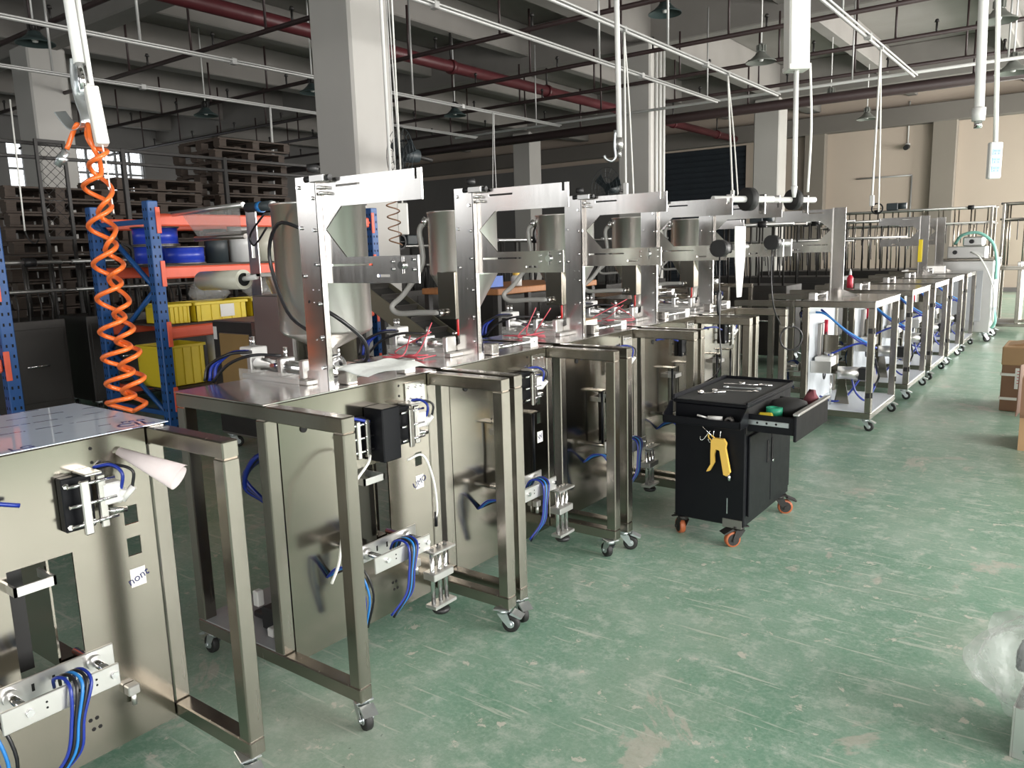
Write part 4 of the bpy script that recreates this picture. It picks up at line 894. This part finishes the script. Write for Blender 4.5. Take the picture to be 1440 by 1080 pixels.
part('flap', MB().prism([(.02, .24), (.5, .24), (.46, .5), (.06, .56)], 0, .62, .626), 'carton_dark', cb2); part('tape', MB().box(.1, .13, -.0318, -.0305, .27, .6), 'carton', cb2)
bk = thing('steel_bracket', 'pale sheet-metal bracket partly inside a clear plastic bag', 'bracket', (-.10, 2.50, 0), -.1)
part('bracket_plate', MB().box(0, .006, 0, .25, 0, .16, .002).box(.006, .30, 0, .006, 0, .16, .002).box(.006, .3, .006, .25, .155, .16, .001), 'aluminium', bk)
bolts(bk, [(.05+.0, 0, .12), (.05, 0, .09), (.04, 0, .03), (.2, 0, .05)], 1, .008, .002, 'chrome', 'bolt'); part('motor_block', MB().box(-.02, .09, .12, .22, .21, .28, .008).box(.02, .22, .13, .21, .165, .21, .01), 'fan_dark', bk)
bag = MB(); rr = random.Random(11); vs = []; nu, nv = 44, 22
for j in range(nv):
    t = j/(nv-1); ang = t*PI*.93+.06
    for i in range(nu):
        a = 2*PI*i/nu; r = math.sin(ang)**.8; j1 = .022*math.sin(5*a+7*t)+.016*math.sin(11*a-9*t+1)+rr.uniform(-.008, .008)
        vs.append((.08+(.20+j1)*r*math.cos(a), .20+(.19+j1)*r*math.sin(a), .205+(.14+j1*.4)*math.cos(ang)))
fs = [(j*nu+i, j*nu+(i+1) % nu, (j+1)*nu+(i+1) % nu, (j+1)*nu+i) for j in range(nv-1) for i in range(nu)]
bag.add(vs, fs, True)
single('plastic_bag', bag, 'plastic_bag', 'crumpled clear plastic bag wrapped over a steel bracket', 'bag', loc=(-.10, 2.50, 0))

# ================================================================== racks
RX = -6.2; RD = .95; RY0, RY1 = 3.47, 5.9
def upright(parent, y, h=1.98, slots=True):
    for x in (RX, RX-RD):
        def pm(m): m.box(-.045, .045, -.045, .045, 0, h, .006)
        p = link('upright', shared(('rackpost', h), 'upright', 'rack_blue', pm), parent, (x, y, 0))
        if slots:
            def sm(m):
                z = .1
                while z < h-.05:
                    for d in (-.02, .02):
                        m.box(.045, .0462, d-.006, d+.006, z, z+.022); m.box(d-.006, d+.006, -.0462, -.045, z, z+.022)
                    z += .075
            s = link('slots', shared(('rackslots', h), 'slots', 'black_hole', sm), p); s['kind'] = 'stuff'
    for k, (z0, z1) in enumerate(((.2, .73), (.73, 1.27), (1.27, 1.87))):
        a, b = ((RX-RD+.04, RX-.04) if k % 2 else (RX-.04, RX-RD+.04))
        part('brace', MB().cyl((a, y, z0), (b, y, z1), .022, n=4), 'rack_blue', parent)
    part('brace', MB().box(RX-RD, RX, y-.015, y+.015, 1.80, 1.84), 'rack_blue', parent); part('brace', MB().box(RX-RD, RX, y-.015, y+.015, .2, .24), 'rack_blue', parent)
rack = thing('pallet_rack', 'blue and orange pallet rack holding reels, film rolls and yellow crates', 'rack', (0, 0, 0))
upright(rack, RY0); upright(rack, RY1)
LEV = (.35, .90, 1.40, 1.83)
for z in LEV:
    for x in (RX, RX-RD):
        part('beam', MB().box(x-.025, x+.025, RY0+.05, RY1-.05, z-.05, z+.05, .012).box(x+.02, x+.03, RY0+.05, RY1-.05, z-.01, z+.01), 'rack_orange', rack)
        if x == RX:
            for y in (RY0, RY1): part('beam_connector', MB().box(x+.046, x+.056, y+.012 if y == RY0 else y-.05, y+.052 if y == RY0 else y-.012, z-.11, z+.1, .003), 'rack_orange', rack)
    if z < 1.8: part('deck', MB().box(RX-RD+.03, RX-.03, RY0+.06, RY1-.06, z+.05, z+.065), 'wood', rack)
rack2 = thing('pallet_rack', 'blue and orange rack upright bay with empty orange beam', 'rack', (0, 0, 0))
upright(rack2, 2.3); upright(rack2, -.2)
for z in (.35, .80, 1.36, 1.83):
    for x in (RX, RX-RD): part('beam', MB().box(x-.025, x+.025, -.15, 2.25, z-.05, z+.05, .012), 'rack_orange', rack2)
    for y in (2.3, -.2): part('beam_connector', MB().box(RX+.046, RX+.056, y-.052 if y > 1 else y+.012, y-.012 if y > 1 else y+.052, z-.11, z+.1, .003), 'rack_orange', rack2)
# goods on the rack
def reel(lab, x, y, z, r, h, m):
    t = thing('film_reel', lab, 'reel', (x, y, z), 0, 'blue film reels on the rack')
    part('winding', MB().lathe([(.04, .012), (r*.93, .012), (r*.93, h-.012), (.04, h-.012)], (0, 0, 0), 26), m, t)
    for q in (0, h-.012): part('flange', MB().lathe([(.03, q), (r, q), (r, q+.012), (.03, q+.012)], (0, 0, 0), 26), 'steel_dull', t)
reel('blue film reel at the top of a stack of two on the rack', -6.75, 3.80, 1.635, .20, .16, 'film_blue'); reel('blue film reel at the bottom of a stack of two', -6.75, 3.80, 1.4665, .20, .168, 'film_blue')
reel('single blue film reel beside the two stacked ones', -6.36, 3.83, 1.4665, .17, .15, 'film_blue')
for k, (x, y, r, h, m) in enumerate(((-6.45, 4.2, .10, .30, 'fan_dark'), (-6.4, 4.45, .13, .34, 'film_roll'), (-6.5, 4.75, .14, .33, 'film_cream'), (-6.45, 5.1, .14, .30, 'film_cream'))):
    single('film_roll', MB().lathe([(.035, 0), (r, 0), (r, h), (.035, h), (.035, 0)], (0, 0, 0), 24), m, ('dark blue narrow film roll standing between reels and white rolls', 'glossy white film roll standing beside the dark roll', 'cream film roll standing next to the glossy white one', 'cream film roll standing beside a small carton on the rack')[k], 'film roll', 'film rolls on the middle shelf', (x, y, 1.4665))
single('small_box', MB().box(-.1, .1, -.12, .12, 0, .12, .004), 'carton', 'small brown carton on middle rack shelf beside cream rolls', 'box', loc=(-6.38, 5.42, 1.4665))
def crate(lab, x, y, z, lx, ly, h, rz=0):
    t = thing('plastic_crate', lab, 'crate', (x, y, z), rz, 'yellow plastic crates')
    part('crate_body', MB().plate(0, -lx/2, -lx/2+.006, -ly/2, ly/2, 0, h, []).plate(0, lx/2-.006, lx/2, -ly/2, ly/2, 0, h, []).plate(1, -ly/2, -ly/2+.006, -lx/2, lx/2, 0, h, []).plate(1, ly/2-.006, ly/2, -lx/2, lx/2, 0, h, []).box(-lx/2, lx/2, -ly/2, ly/2, 0, .006), 'yellow_plastic', t)
    rb = MB()
    for k in range(5):
        u = -ly/2+ly*(k+.5)/5; rb.box(lx/2, lx/2+.008, u-.006, u+.006, .01, h-.02)
    part('ribs', rb, 'yellow_plastic', t); part('rim', MB().box(lx/2, lx/2+.014, -ly/2-.014, ly/2+.014, h-.025, h, .003).box(-lx/2-.014, -lx/2, -ly/2, ly/2, h-.025, h, .003).box(-lx/2, lx/2, -ly/2-.014, -ly/2, h-.025, h, .003).box(-lx/2, lx/2, ly/2, ly/2+.014, h-.025, h, .003), 'yellow_plastic', t)
    return t
c1 = crate('yellow crate with white label on rack shelf', -6.40, 4.05, 0.9665, .36, .5, .17); part('label', MB().box(.1885, .1895, -.02, .12, .03, .14), 'paper', c1)
crate('yellow crate beside the labelled one on rack shelf', -6.40, 4.62, 0.9665, .36, .5, .17); crate('yellow crate behind the blue upright on rack shelf', -6.42, 3.655, 0.9665, .36, .20, .17)
crate('deep yellow crate low in the rack beside clear film roll', -6.55, 3.72, .4165, .4, .4, .36)
single('stretch_film_roll', MB().lathe([(.04, 0), (.2, 0), (.2, .42), (.04, .42), (.04, 0)], (0, 0, 0), 28), 'film_roll', 'large shiny clear film roll standing low in rack', 'film roll', loc=(-6.45, 4.25, .4165))
single('stretch_film_roll', MB().lathe([(.04, 0), (.19, 0), (.19, .38), (.04, .38), (.04, 0)], (0, 0, 0), 28), 'film_cream', 'large dull film roll behind the shiny one low in rack', 'film roll', loc=(-6.75, 4.62, .4165))
rr = random.Random(21)
for k in range(3):
    bmb = MB().lathe([(0, 0), (.13, 0), (.17, .06), (.13, .15), (.05, .19), (0, .19)], (0, 0, 0), 14); bmb.v = [(x+rr.uniform(-.02, .02), y+rr.uniform(-.02, .02), z) for x, y, z in bmb.v]
    single('plastic_bundle', bmb, 'film_clear' if k else 'maroon_cloth', ('dark red bundle on rack shelf above yellow crate', 'clear crumpled plastic bundle on labelled yellow crate', 'clear crumpled plastic bundle on the unlabelled yellow crate')[k], 'bundle', loc=((-6.75, 4.9, 0.9665), (-6.4, 4.05, 1.1375), (-6.4, 4.62, 1.1375))[k])

# ================================================================== film machine behind the drum hopper
fx0, fx1, fy0, fy1 = -5.56, -5.0, 3.53, 4.15
fm = thing('film_machine', 'older film packaging machine with tan door and cream film roll', 'machine', (fx0, fy0, 0))
w_, l_ = fx1-fx0, fy1-fy0
part('cabinet', MB().box(0, w_, 0, l_, .12, 1.03, .006), 'steel_dull', fm); part('side_door', MB().box(.08, w_-.1, -.008, -.0005, .3, .93, .002), 'brown_panel', fm, 'tan side door')
part('door_frame', MB().plate(1, -.004, -.0002, .0, w_, .14, 1.02, [(.075, w_-.095, .295, .935)]), 'dark_iron', fm)
part('corner_post', MB().box(w_-.06, w_+.004, -.006, .05, .12, 1.03, .004), 'steel_tube', fm); part('warning_sign', MB().box(.005, .05, -.0065, -.0045, .88, .98), 'paper', fm); part('front_door', MB().box(w_+.0005, w_+.006, .08, l_-.06, .2, .96, .002), 'steel_dull', fm)
for (x, y) in ((.06, .05), (w_-.06, .05), (.06, l_-.05), (w_-.06, l_-.05)): caster(fm, x, y, .12, 1.0+x, r=.043)
mast = part('mast', MB().plate(1, .10, .108, w_-.16, w_-.04, 1.03, 1.86, [(w_-.12, w_-.08, 1.5, 1.6)]), 'steel_plate', fm)
hx = lambda px, py: Vector(aty(px, py, fy0+.1))-Vector((fx0, fy0, 0))
a, b = hx(342, 288), hx(243, 301)
part('film_shaft', MB().cyl(a, b, .022, n=10), 'aluminium', mast); a2, b2 = hx(345, 332), hx(275, 336); part('film_shaft', MB().cyl(a2, b2, .02, n=10), 'steel_dull', mast)
a3, b3 = hx(345, 325), hx(275, 330); part('film_shaft', MB().cyl(a3+Vector((0, .1, 0)), b3+Vector((0, .1, 0)), .012, n=8), 'steel_dull', mast)
part('film_sheet', MB().add([a+Vector((-.05, .0, .02)), b+Vector((.1, 0, .02)), b2+Vector((.05, 0, 0)), a2+Vector((-.05, 0, 0))]+[a+Vector((-.05, .003, .02)), b+Vector((.1, .003, .02)), b2+Vector((.05, .003, 0)), a2+Vector((-.05, .003, 0))], [(0, 1, 2, 3), (7, 6, 5, 4)]), 'film_clear', mast)
mm_ = part('gear_motor', MB().cyl(hx(348, 292), hx(382, 289), .036, n=18), 'fan_dark', mast); part('motor_cap', MB().cyl(hx(364, 291), hx(369, 291), .04, n=18), 'cyan_tube', mm_); part('dial', MB().cyl(hx(382, 289), hx(385, 289), .03, n=18), 'white_plastic', mm_)
r0, r1 = hx(343, 393), hx(285, 395)
rl = part('film_roll', MB().cyl(r0, r1, .075, n=26), 'film_cream', fm, 'cream film roll on a white shaft'); part('core', MB().cyl(r0+Vector((.003, 0, 0)), r0-Vector((.01, 0, 0)), .05, n=20), 'black_hole', rl); part('core_shaft', MB().cyl(r0+Vector((.16, 0, .02)), r0-Vector((.05, 0, 0)), .02, n=12), 'white_plastic', rl)
part('funnel', MB().lathe([(.14, 1.36), (.14, 1.33), (.03, 1.05), (.03, 1.031)], (w_-.02, .3, 0), 24), 'steel_drum', fm); part('funnel_bridge', MB().box(w_-.22, w_+.16, .1, .5, 1.36, 1.385, .003), 'white_paint', fm)
part('motor_cable', MB().tube([hx(372, 300), hx(352, 330), hx(358, 345), hx(375, 320)], .008, 6), 'black_tube', fm)
# large grey cabinet behind drum hopper
cab = thing('grey_cabinet', 'plain grey sheet-metal cabinet behind the drum hopper machine', 'cabinet', (-4.35, 3.35, 0))
part('cabinet_body', MB().box(-.42, 0, 0, .62, .1, 1.24, .006), 'steel_dull', cab); part('cabinet_door', MB().box(.0005, .008, .03, .59, .16, 1.2, .003), 'steel', cab)
for (x, y) in ((-.38, .04), (-.04, .04), (-.38, .58), (-.04, .58)): caster(cab, x, y, .1, x+y)
# sloping conveyor
cv = thing('incline_conveyor', 'dark olive inclined conveyor behind the cone-hopper machine', 'conveyor', (-3.6, 3.2, 0))
c0 = Vector(atx(520, 398, -3.9))-Vector((-3.6, 3.2, 0)); c1_ = Vector(atx(645, 492, -3.2))-Vector((-3.6, 3.2, 0)); dv = (c1_-c0); e = dv.normalized(); sidev = e.cross(Vector((0, 0, 1))).normalized(); upn = sidev.cross(e)
bs = Matrix([[e[i], sidev[i], upn[i], c0[i]] for i in range(3)]+[[0, 0, 0, 1]]); Lc = dv.length
part('side_frame', MB().box(0, Lc, -.13, -.12, -.09, .03, .003).xf(bs), 'olive_metal', cv); part('side_frame', MB().box(0, Lc, .12, .13, -.09, .03, .003).xf(bs), 'olive_metal', cv)
part('belt', MB().box(.01, Lc-.01, -.119, .119, -.03, .0).xf(bs), 'black_rubber', cv)
for k in range(6): part('cleat', MB().box(Lc*(k+.5)/6-.004, Lc*(k+.5)/6+.004, -.11, .11, .0, .04).xf(bs), 'steel_dull', cv)
for q in (c0, c1_):
    for sg in (-1, 1):
        bpt = q+sidev*.125*sg; part('leg', MB().box(bpt.x-.02, bpt.x+.02, bpt.y-.02, bpt.y+.02, 0, bpt.z-.05, .003), 'dark_iron', cv)
# work bench with wood top
wb = thing('work_bench', 'wooden-topped work bench behind the cone hoppers', 'bench', (-4.1, 5.0, 0))
part('bench_top', MB().box(-.4, .4, -.2, 1.3, 1.16, 1.21, .006), 'wood_top', wb)
for (x, y) in ((-.36, -.16), (.36, -.16), (-.36, 1.26), (.36, 1.26)): part('leg', MB().box(x-.025, x+.025, y-.025, y+.025, 0, 1.16, .003), 'dark_iron', wb)
part('shelf', MB().box(-.36, .36, -.14, 1.24, .4, .42), 'dark_iron', wb)
bb_ = thing('blue_bin', 'small blue plastic bin with white papers on the work bench', 'bin', (-3.95, 4.95, 1.211))
part('bin_body', MB().plate(0, -.1, -.096, -.12, .12, 0, .09, []).plate(0, .096, .1, -.12, .12, 0, .09, []).plate(1, -.12, -.116, -.1, .1, 0, .09, []).plate(1, .116, .12, -.1, .1, 0, .09, []).box(-.1, .1, -.12, .12, 0, .004), 'blue_bin', bb_)
part('papers', MB().box(-.08, .09, -.11, .1, .004, .012).box(-.1, .06, -.12, .1, .095, .115).xf(Matrix.Rotation(.15, 4, 'X'), 8), 'paper', bb_)
jr = thing('plastic_jar', 'small white jar with amber cap on the work bench', 'jar', (-3.85, 5.25, 1.211)); part('jar_body', MB().lathe([(0, 0), (.045, 0), (.045, .07), (.03, .085), (0, .085)], (0, 0, 0), 16), 'white_plastic', jr); part('cap', MB().lathe([(.03, .085), (.03, .115), (0, .117)], (0, 0, 0), 14), 'yellow_gun', jr)
# wall of dark: fans, guard rail, mesh, pallets
def fan(lab, px, D, r, rz, pole=True):
    p = atd(*px, D); t = thing('wall_fan', lab, 'fan', tuple(p), rz, 'dark wall fans')
    cg = MB()
    for k in range(4): cg.tube([(0, r*(.3+.233*k)*math.cos(a*PI/12), r*(.3+.233*k)*math.sin(a*PI/12)) for a in range(25)], .004, 4, raw=True)
    for k in range(16): a = k*PI/8; cg.tube([(-.05, r*.15*math.cos(a), r*.15*math.sin(a)), (.01, r*.6*math.cos(a), r*.6*math.sin(a)), (0, r*math.cos(a), r*math.sin(a))], .003, 4, 3)
    part('cage', cg, 'fan_dark', t)
    for k in range(3):
        a = k*2*PI/3+.4; bl = MB().prism([(.03, -.03), (r*.85, -.10), (r*.9, .05), (.03, .03)], 0, -.035, -.03).xf(Matrix.Rotation(.25, 4, 'Y')); bl.xf(Matrix.Rotation(a, 4, 'X')); part('blade', bl, 'fan_dark', t)
    part('motor', MB().cyl((-.04, 0, 0), (-.24, 0, 0), .085, .07, n=16), 'fan_dark', t)
    part('bracket', MB().cyl((-.2, 0, 0), (-.42, 0, -.04), .025, n=8), 'dark_iron', t)
fan('dark wall fan mounted on the near concrete column', (562, 218), 8.75, .30, -1.85); fan('dark wall fan near the far concrete column', (852, 265), 12.5, .33, -1.85)
def pallet_mesh(m):
    for k in range(7): y = -.5+.09+k*.137; m.box(-.55, .55, y-.055, y+.055, .115, .135)
    for x in (-.5, 0, .5): m.box(x-.05, x+.05, -.5, .5, .095, .115)
    for x in (-.5, 0, .5):
        for y in (-.42, 0, .42): m.box(x-.05, x+.05, y-.07, y+.07, .02, .095)
    for y in (-.42, 0, .42): m.box(-.55, .55, y-.05, y+.05, 0, .02)
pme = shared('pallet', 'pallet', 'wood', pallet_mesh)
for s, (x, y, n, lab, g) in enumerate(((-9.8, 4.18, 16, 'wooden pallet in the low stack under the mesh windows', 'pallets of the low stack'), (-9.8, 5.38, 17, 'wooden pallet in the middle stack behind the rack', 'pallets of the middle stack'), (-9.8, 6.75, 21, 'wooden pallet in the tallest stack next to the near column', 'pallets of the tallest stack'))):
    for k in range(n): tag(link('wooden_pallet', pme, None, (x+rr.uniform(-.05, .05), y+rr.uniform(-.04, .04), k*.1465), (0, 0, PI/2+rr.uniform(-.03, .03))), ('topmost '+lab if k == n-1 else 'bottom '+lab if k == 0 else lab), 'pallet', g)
gr = thing('guard_rail', 'dark steel guard rail with posts before the pallet stacks', 'rail', (-8.95, 0, 0))
for z in (2.72, 2.58): part('rail', MB().box(-.02, .02, 2.6, 8.2, z, z+.035, .004), 'dark_iron', gr)
for y in (2.6, 4.75, 6.05, 8.2): part('post', MB().box(-.025, .025, y-.025, y+.025, 0, 2.76, .004), 'dark_iron', gr)
def mesh_panel(lab, y0, y1, z0, z1, x):
    t = thing('mesh_panel', lab, 'fence', (x, y0, 0)); w = y1-y0
    part('frame', MB().plate(0, -.015, .015, 0, w, z0, z1, [(.03, w-.03, z0+.03, z1-.03)]), 'dark_iron', t)
    wires = MB(); h = z1-z0; st = .09
    k = -h
    while k < w:
        for sg in (0, 1):
            a0 = max(0, -k); a1 = min(h, w-k)
            if a1 > a0:
                za, zb = (z0+a0, z0+a1) if sg == 0 else (z1-a0, z1-a1); wires.cyl((0, k+a0, za), (0, k+a1, zb), .003, n=3, cap=False)
        k += st
    part('mesh', wires, 'dark_iron', t)
    for y in (.02, w-.02): part('leg', MB().box(-.015, .015, y-.015, y+.015, 0, z0), 'dark_iron', t)
mesh_panel('dark wire mesh panel left of the left column', 2.3, 3.28, 1.75, 2.75, -8.7); mesh_panel('dark wire mesh panel between left column and low pallet stack', 3.72, 4.02, 1.75, 2.75, -8.7)
ht = thing('hanging_hook', 'thin cord with small dark hook hanging in front of left column', 'hook', tuple(atd(35, 325, 7.5)))
part('cord', MB().cyl((0, 0, 0), Vector(atd(14, 140, 7.5)-atd(35, 325, 7.5)), .008, n=6), 'white_wire', ht); part('hook', MB().tube([(0, 0, 0), (.02, .02, -.08), (.07, .05, -.12), (.11, .07, -.08)], .008, 6), 'dark_iron', ht)

# ================================================================== dark roller machines in the back rows
def roller_machine(lab, x, y, L, rz, zt=1.72, n=7, motor=True, cab=True, depth=.6, seed=0, post_m='steel_shaded', cab_m='steel_shaded', grp='roller machines in the back rows'):
    t = thing('roller_machine', lab, 'machine', (x, y, 0), rz, grp); rr = random.Random(seed)
    if cab:
        part('cabinet', MB().box(0, L, 0, depth, .12, .98, .006), cab_m, t)
        k = 0; nd = max(1, round(L/.75)); dm = shared(('rdoor', L/nd, cab_m), 'door', cab_m, lambda m: m.box(.03, L/nd-.03, -.01, -.0005, .2, .9, .003))
        for k in range(nd):
            d = link('door', dm, t, (k*L/nd, 0, 0)); part('handle', MB().cyl((L/nd-.2, -.03, .55), (L/nd-.4, -.03, .55), .012, n=6).box(L/nd-.21, L/nd-.2, -.03, -.01, .54, .56).box(L/nd-.4, L/nd-.39, -.03, -.01, .54, .56), 'chrome', d)
        for (px, py) in ((.06, .05), (L-.06, .05), (.06, depth-.05), (L-.06, depth-.05)): caster(t, px, py, .12, 1.0, r=.043)
    else:
        for px in (0, L):
            for py in (0, depth): part('leg', MB().box(px-.02, px+.02, py-.02, py+.02, 0, zt, .003), post_m, t)
        part('shelf', MB().box(-.02, L+.02, -.02, depth+.02, .9, .93, .003), 'steel_dull', t)
    z0 = .98 if cab else .93
    pm = shared(('rpost', z0, zt, post_m), 'post', post_m, lambda m: m.cyl((0, 0, z0), (0, 0, zt), .014, n=6))
    for k in range(n):
        for py in (.04, depth-.04): link('post', pm, t, (.06+(L-.12)*k/(n-1), py, 0))
    for z, py, r in ((zt, .04, .02), (zt, depth-.04, .02), (zt-.27, .02, .017), (zt-.29, depth-.06, .015)): part('roller', MB().cyl((-.05, py, z), (L+.05, py, z), r, n=10), 'aluminium' if py < .1 else 'steel_dull', t)
    cm_ = shared(('collar', ), 'collar', 'black_plastic', lambda m: m.cyl((-.05, 0, 0), (.05, 0, 0), .04, n=10))
    for k in range(4): link('collar', cm_, t, (L*(.12+.25*k)+rr.uniform(-.08, .08), .04 if k % 2 else .02, zt if k % 2 else zt-.27))
    hm = shared(('hookrod', ), 'forming_rod', 'dark_iron', lambda m: m.tube([(0, 0, 0), (0, -.04, -.1), (0, -.02, -.22), (0, 0, -.34)], .008, 5))
    for k in range(2*n): link('forming_rod', hm, t, (.1+(L-.2)*k/(2*n-1), .03, zt-.29))
    if motor:
        m = part('drive_motor', MB().box(L*.42, L*.42+.2, -.03, .12, zt+.02, zt+.15, .01).cyl((L*.42+.2, .05, zt+.09), (L*.42+.34, .05, zt+.09), .06, n=14), 'fan_dark', t)
        part('hand_wheel', MB().ring((L*.42-.16, -.05, zt+.06), (L*.42-.16, -.02, zt+.06), .11, .085, 20).box(L*.42-.25, L*.42-.07, -.04, -.03, zt+.055, zt+.065), 'black_plastic', m)
    return t
# left: long sides along Y
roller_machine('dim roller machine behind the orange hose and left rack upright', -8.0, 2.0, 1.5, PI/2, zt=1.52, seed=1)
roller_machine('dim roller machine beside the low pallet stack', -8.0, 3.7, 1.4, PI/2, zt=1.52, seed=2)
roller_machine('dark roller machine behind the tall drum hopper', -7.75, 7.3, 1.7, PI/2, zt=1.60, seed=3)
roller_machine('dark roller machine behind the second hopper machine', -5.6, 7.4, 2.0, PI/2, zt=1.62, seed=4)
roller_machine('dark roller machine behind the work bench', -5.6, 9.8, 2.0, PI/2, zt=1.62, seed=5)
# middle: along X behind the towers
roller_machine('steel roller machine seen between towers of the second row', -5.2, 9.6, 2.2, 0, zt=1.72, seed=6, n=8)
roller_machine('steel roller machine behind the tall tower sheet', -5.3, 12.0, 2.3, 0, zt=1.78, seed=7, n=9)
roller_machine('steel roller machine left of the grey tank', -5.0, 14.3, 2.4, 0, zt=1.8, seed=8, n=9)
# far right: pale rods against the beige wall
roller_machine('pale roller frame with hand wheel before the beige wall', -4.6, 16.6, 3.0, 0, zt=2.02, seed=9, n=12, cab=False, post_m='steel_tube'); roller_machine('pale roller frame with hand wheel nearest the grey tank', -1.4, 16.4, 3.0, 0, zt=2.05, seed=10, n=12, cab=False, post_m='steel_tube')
# more plain cabinets in the middle gap between the rows
for k, (x, y, lab) in enumerate(((-3.9, 7.35, 'plain steel machine cabinet behind the film arms with white shafts'), (-3.7, 8.5, 'plain steel machine cabinet beyond the arms with white shafts'), (-3.3, 6.4, 'low steel machine frame behind the cable-coil machine'))):
    mm = machine('machine_frame', lab, x+.4, y, Wd=.8, do_tower=(k != 2), fill=False, lab=None, seed=k*1.3, lift=False, group='machines of the second row', hop='cone' if k != 2 else None)

# ================================================================== grey tank at the end of the aisle line
p = atz(1395, 482, .1)
tk = thing('control_cabinet', 'pale grey tall tank cabinet with green hose at end of aisle line', 'cabinet', (-1.9, 12.95, 0))
part('cabinet_body', MB().box(0, .72, 0, .9, .14, 1.16, .01), 'aluminium', tk); part('top_rim', MB().box(-.01, .73, -.01, .91, 1.16, 1.19, .004), 'steel_tube', tk)
part('inset_door', MB().box(.721, .73, .15, .75, .3, 1.0, .003), 'grey_sheet', tk); part('side_door', MB().box(.12, .6, -.01, -.0005, .3, 1.02, .003), 'grey_sheet', tk)
for (x, y) in ((.06, .06), (.66, .06), (.06, .84), (.66, .84)): caster(tk, x, y, .14, x, r=.05)
ub = part('control_unit', MB().box(.12, .6, .1, .5, 1.19, 1.36, .01).box(.3, .56, .15, .45, 1.36, 1.5, .02), 'aluminium', tk)
for (x, z) in ((.22, 1.28), (.42, 1.43)): part('port', MB().cyl((x, .1 if z < 1.35 else .15, z), (x, .06, z), .03, n=12), 'black_plastic', ub)
part('green_hose', MB().tube([(.2, .2, 1.4), (.3, .05, 1.52), (.5, 0, 1.55), (.68, -.02, 1.42), (.75, -.02, 1.2), (.76, -.02, .9)], .022, 8), 'teal_hose', tk); part('white_tube', MB().tube([(.42, .09, 1.28), (.55, -.02, 1.2), (.68, -.03, .95), (.75, -.02, .7), (.76, .0, .3)], .012, 6), 'white_wire', tk)
part('green_hose', MB().tube([(.76, .0, .5), (.78, .05, .3), (.74, .1, .2)], .022, 8), 'teal_hose', tk)
wbx = single('white_box', MB().box(-.16, .16, -.1, .1, 0, .08, .004), 'paper', 'flat white box lying on the open frame beside grey tank', 'box', loc=(-1.85, 12.3, 1.0315), rot=(0, 0, .1))
sg = single('warning_strip', MB().box(-.003, .045, -.006, .0, .12, .40, .002), 'yellow_plastic', 'yellow warning strip fixed to the steel tower edge', 'sign', loc=(-1.852, 11.1778, 1.08))
# a last frame at the right edge
machine('machine_frame', 'brownish steel machine frame at the far end by the aisle', -.55, 14.3, Wd=.8, do_tower=False, fill=False, lab=None, seed=.5, lift=False, group='machines of the second row', front=False)

# second coil hose and socket box hanging in front of the near column
o2 = atd(557, 345, 5.6)
cc = thing('coil_hose', 'thin brown spiral hose hanging in front of near concrete column', 'hose', tuple(o2))
q2 = Vector(atd(549, 248, 5.6)-o2); pts = []
for k in range(97):
    f_ = k/96; a_ = f_*2*PI*6; c_ = q2*(1-f_); pts.append(c_+Vector(rh)*math.cos(a_)*.045+Vector(fh)*math.sin(a_)*.045)
part('coil', MB().tube(pts, .005, 6, raw=True), 'carton_dark', cc); part('drop_tube', MB().cyl(q2, q2+Vector((0, 0, ZC-o2[2]-q2.z)), .012, n=8), 'white_pipe', cc)
o3 = atd(568, 330, 6.1)
sx = thing('socket_box', 'small white socket box on cable beside the brown spiral hose', 'socket', tuple(o3))
part('box_body', MB().box(-.04, .04, -.02, .02, 0, .24, .006).xf(Matrix.Rotation(.6, 4, 'Z')), 'white_paint', sx); part('cable', MB().cyl((0, 0, .24), (0, 0, ZC-o3[2]), .007, n=6), 'white_wire', sx)
